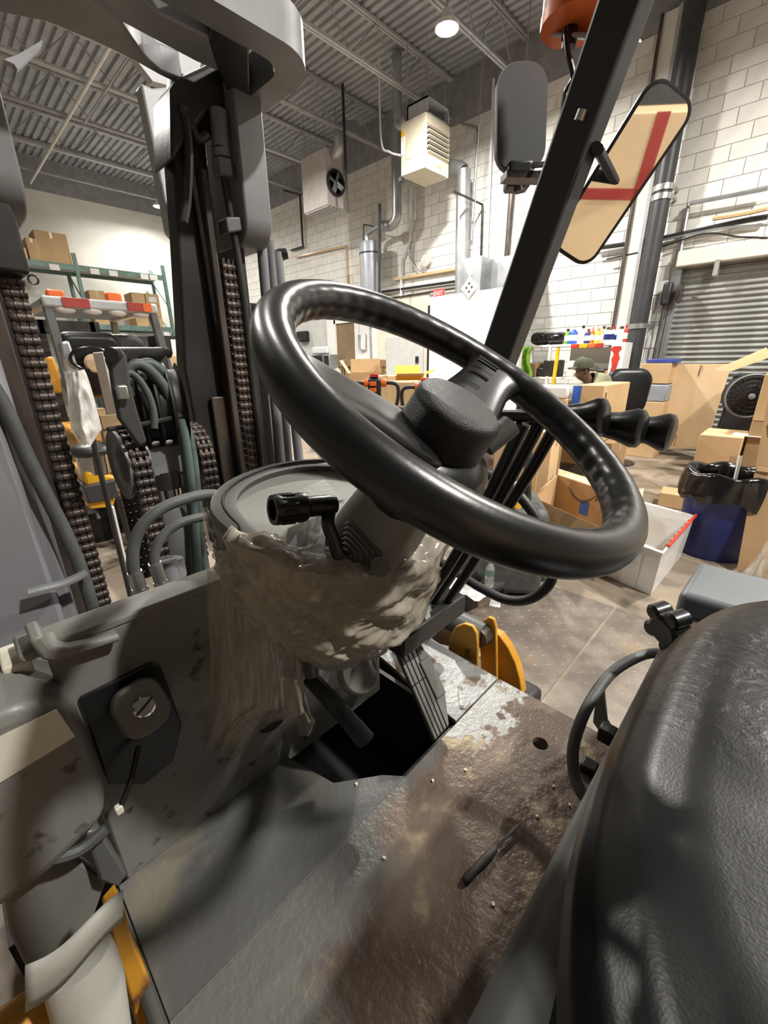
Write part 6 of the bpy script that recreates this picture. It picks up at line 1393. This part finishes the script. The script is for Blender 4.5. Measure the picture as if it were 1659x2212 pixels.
# stack of flattened goods behind the hose pulley
YS = 5.2; sx0, sx1 = L(365, 870, YS).x, L(520, 870, YS).x
z = 0; k = 0
t = thing('pallet', 'wooden pallet under the stack of white sheets', 'pallet', ((sx0+sx1)/2, YS+.5, 0))
for y in (0, .45, .9): MB().b2((sx0, YS+y, .0), (sx1, YS+y+.1, .1)).build('runner', 'wood', t)
for j in range(6): MB().b2((sx0+(sx1-sx0)*j/6, YS, .1), (sx0+(sx1-sx0)*(j+.75)/6, YS+1, .125)).build('board', 'wood', t)
zt_ = L(400, 765, YS).z; rows = [('white sack of sheets at the bottom of the stack', 'paper_white', .9), ('second bundle of grey white sheets from the pallet', 'pale_plastic', .62), ('brown edged bundle in the middle of the stack', 'cardboard_dark', .28), ('thick white bundle with wavy edge in the stack', 'paper_white', .8), ('white film covered bundle below the board', 'bag_film', .75), ('thin brown board on the white bundles', 'cardboard_light', .15), ('white board with dark edge near the stack top', 'paper_white', .15), ('topmost pinkish carton of the white stack', 'cardboard_light', .42)]
tot = sum(r_[2] for r_ in rows); z = .126
for lab, m, hgt in rows:
    h_ = hgt/tot*(zt_-.126); o_ = random.uniform(-.05, .05)
    mb = MB()
    mb.grid(lambda u, v: V((sx0+o_+(sx1-sx0)*u, YS-.02+random.uniform(0, .002)+.03*math.sin(u*7+z*9), z+.003+(h_-.006)*v)), 10, 1)
    o = MB().b2((sx0+o_, YS-.02, z+.002), (sx1+o_, YS+1, z+h_-.002)).build('sheet_bundle', m, bevel=min(.03, h_*.3)); tag(o, lab, 'bundle', 'white bundles stacked on the pallet'); z += h_
# pale cartons and pallets between bag and pulley
for k, (x, yt, lab, m) in enumerate(((220, 760, 'white carton upper one left of the hose pulley', 'paper_white'),)):
    p = L(x, yt, 4.2); zz_ = p.z
    carton('stack of white cups carton standing left of the hose pulley', (p.x+.12, 4.3), 0, (.26, .3, zz_), 0, 'paper_white', tape=False)
p = L(268, 905, 3.9); t = thing('wood_pallet', 'upright wooden pallet leaning left of the hose pulley', 'pallet', (p.x, 3.95, 0)); zz_ = L(265, 880, 3.9).z
for j in range(6): MB().b2((p.x-.16, 3.9, .05+j*(zz_-.1)/5.5), (p.x+.26, 3.93, .05+j*(zz_-.1)/5.5+.1)).build('board', 'wood', t)
for x in (-.16, .05, .22): MB().b2((p.x+x, 3.93, 0), (p.x+x+.05, 4.02, zz_)).build('stringer', 'wood', t)
# ================================================================== carton stack behind the camera, seen in the rear-view mirror
mp2 = MCC+refl*3.1
for k, (dx, z0, h_, w_, lab) in enumerate(((0, 0, 1.0, 1.1, 'large carton with red tape at the foot of the stack behind the truck'), (.05, 1.005, .85, 1.0, 'carton crossed by red tape on the stack behind the truck'))):
    yaw = math.atan2(refl.y, refl.x)+math.pi/2
    c = carton(lab, (mp2.x+dx, mp2.y), z0, (w_, .9, h_), yaw, 'cardboard_light', tape=False, marks=(('y-', .1, h_/2, .07, h_, 'red_tape', 'red_tape'), ('y-', 0, h_*.55, w_, .06, 'red_tape', 'red_tape'), ('y+', .1, h_/2, .07, h_, 'red_tape', 'red_tape'), ('y+', 0, h_*.55, w_, .06, 'red_tape', 'red_tape')))
carton('plain carton beside the red taped stack behind the truck', (mp2.x+1.9, mp2.y-.6), 0, (.9, .9, 1.5), .4, 'cardboard')
# ================================================================== loose things on the truck
# dirty stretch film wound round the dash pod
FILM = thing('stretch_film', 'dirty torn stretch film wound round the dash and hanging down', 'film', cb)
nO = len(OL)
def fl1(u, v):
    k = u*nO; i = int(k) % nO; f_ = k-int(k)
    def at_(Lp): return Lp[i].lerp(Lp[(i+1) % nO], f_)
    t0, m0, b0, i0 = at_(OL), at_(mid), at_(bot), at_(IL)
    d = (m0-ctr); d = d-WN*d.dot(WN); d.normalize()
    w_ = noise.noise(V((u*26, v*9, 1)))*.6+noise.noise(V((u*9+v*6, v*16-u*12, 4)))
    amp = .006*w_+.003*math.sin(u*70+v*25)+.006*abs(noise.noise(V((u*44+v*8, v*34-u*25, 6))))
    if v < .16: return i0.lerp(t0, max(0, v/.16))+DN*(.014+amp)+d*.010*max(0, v/.16)
    v = (v-.16)/.84
    q = t0.lerp(m0, v*2) if v < .5 else m0.lerp(b0, (v-.5)*2*.55)
    return q+d*(.013+amp)+DN*(.014*max(0, 1-v*8))
def sub(u0, u1, top_fn, v1, nu, nv, nm):
    def g(u, v):
        uu = u0+(u1-u0)*u; tp = max(-.1, top_fn(uu)+.08*noise.noise(V((uu*12, 0, 9)))+.04*math.sin(uu*31))
        return fl1(uu % 1, tp+(v1-tp+.06*noise.noise(V((uu*9, 3, 2))))*v)
    return MB().grid(g, nu, nv).build(nm, 'dirty_film', FILM, smooth=True)
near_top = lambda uu: .02 if -.30 < uu < .02 else (.02+min(1, (uu-.02)/.06)*.26 if uu >= .02 else .02+min(1, (-.30-uu)/.06)*.26)
sub(-.42, .22, near_top, .88, 210, 70, 'wound_film')
sub(-.40, .12, lambda uu: .24, .66, 170, 44, 'second_layer')
# hanging tail
def tail(px, D0, D1, seed, amp=.014):
    def g(u, v):
        k = v*(len(px)-1); i = min(int(k), len(px)-2); f_ = k-i
        xl = px[i][0]*(1-f_)+px[i+1][0]*f_; xr = px[i][1]*(1-f_)+px[i+1][1]*f_; yl = px[i][2]*(1-f_)+px[i+1][2]*f_; yr = px[i][3]*(1-f_)+px[i+1][3]*f_
        n_ = noise.noise(V((u*5, v*3, seed)))+.5*noise.noise(V((u*12, v*7, seed+3)))
        D = D0+(D1-D0)*v+.035*(2*u-1)**2+amp*n_+.010*math.sin(u*17+v*3)+.012*abs(noise.noise(V((u*14, v*4, seed+7))))
        return pD(xl+(xr-xl)*u, yl+(yr-yl)*u, D)
    return g
T1 = [(447, 640, 1230, 1300), (448, 645, 1330, 1360), (455, 648, 1420, 1450), (448, 655, 1510, 1545), (444, 590, 1545, 1560), (440, 545, 1590, 1590), (428, 535, 1630, 1612), (455, 500, 1640, 1636)]
MB().grid(tail(T1, .585, .76, 2), 60, 80).build('hanging_tail', 'dirty_film', FILM, smooth=True)
T1b = [(452, 600, 1260, 1300), (455, 560, 1400, 1420), (450, 540, 1540, 1560), (440, 530, 1625, 1622)]
MB().grid(tail(T1b, .60, .78, 8, .02), 40, 56).build('hanging_tail', 'dirty_film', FILM, smooth=True)
T2 = [(590, 652, 1460, 1470), (630, 668, 1530, 1535), (640, 682, 1565, 1560), (648, 670, 1590, 1590)]
MB().grid(tail(T2, .76, .80, 5, .02), 20, 20).build('hanging_tail', 'dirty_film', FILM, smooth=True)
T3 = [(600, 700, 1150, 1110), (612, 690, 1190, 1160), (590, 680, 1225, 1205), (570, 690, 1240, 1215)]
MB().grid(tail(T3, .50, .52, 11, .02), 26, 14).build('film_tuft', 'dirty_film', FILM, smooth=True)
T4 = [(437, 470, 1100, 1080), (440, 475, 1140, 1130), (452, 500, 1190, 1200)]
MB().grid(tail(T4, .57, .56, 14, .02), 12, 12).build('film_tuft', 'dirty_film', FILM, smooth=True)
# screwdriver on the floor plate
a, b = pZ(1003, 1902, ZF+.006), pZ(1118, 1783, ZF+.010); d = (a-b).normalized()
t = thing('screwdriver', 'old screwdriver lying on the brown floor plate', 'screwdriver', b.lerp(a, .5)-V((0, 0, .006)))
auto_smooth(MB().tube([b, b.lerp(a, .42)], .0028, 8).build('blade', 'chrome', t))
L2 = (a-b).length
auto_smooth(MB().lathe([(.003, 0), (.006, .004), (.0075, .2*L2), (.006, .4*L2), (.0075, .52*L2), (.005, .58*L2)], b.lerp(a, .42), d, 10).build('handle', 'print_dark', t))
for k, (x, y) in enumerate(((770, 1695), (935, 1688), (830, 1855), (1160, 1765), (1065, 1955), (1005, 1665), (1195, 1700), (1230, 1740))):
    p = pZ(x, y, ZF); o = MB().box(p+V((0, 0, .002)), (.005, .004, .004), rotz(k)).build('grit_crumb', 'paper_cream'); tag(o, 'pale crumb of grit '+['left of the floor seam', 'below the pedal corner', 'in the middle of the floor seam', 'beside the screwdriver tip', 'below the screwdriver handle', 'under the bare metal patch', 'right of the round floor hole', 'closest to the seat cable'][k], 'crumb', 'crumbs of grit on the floor plate')
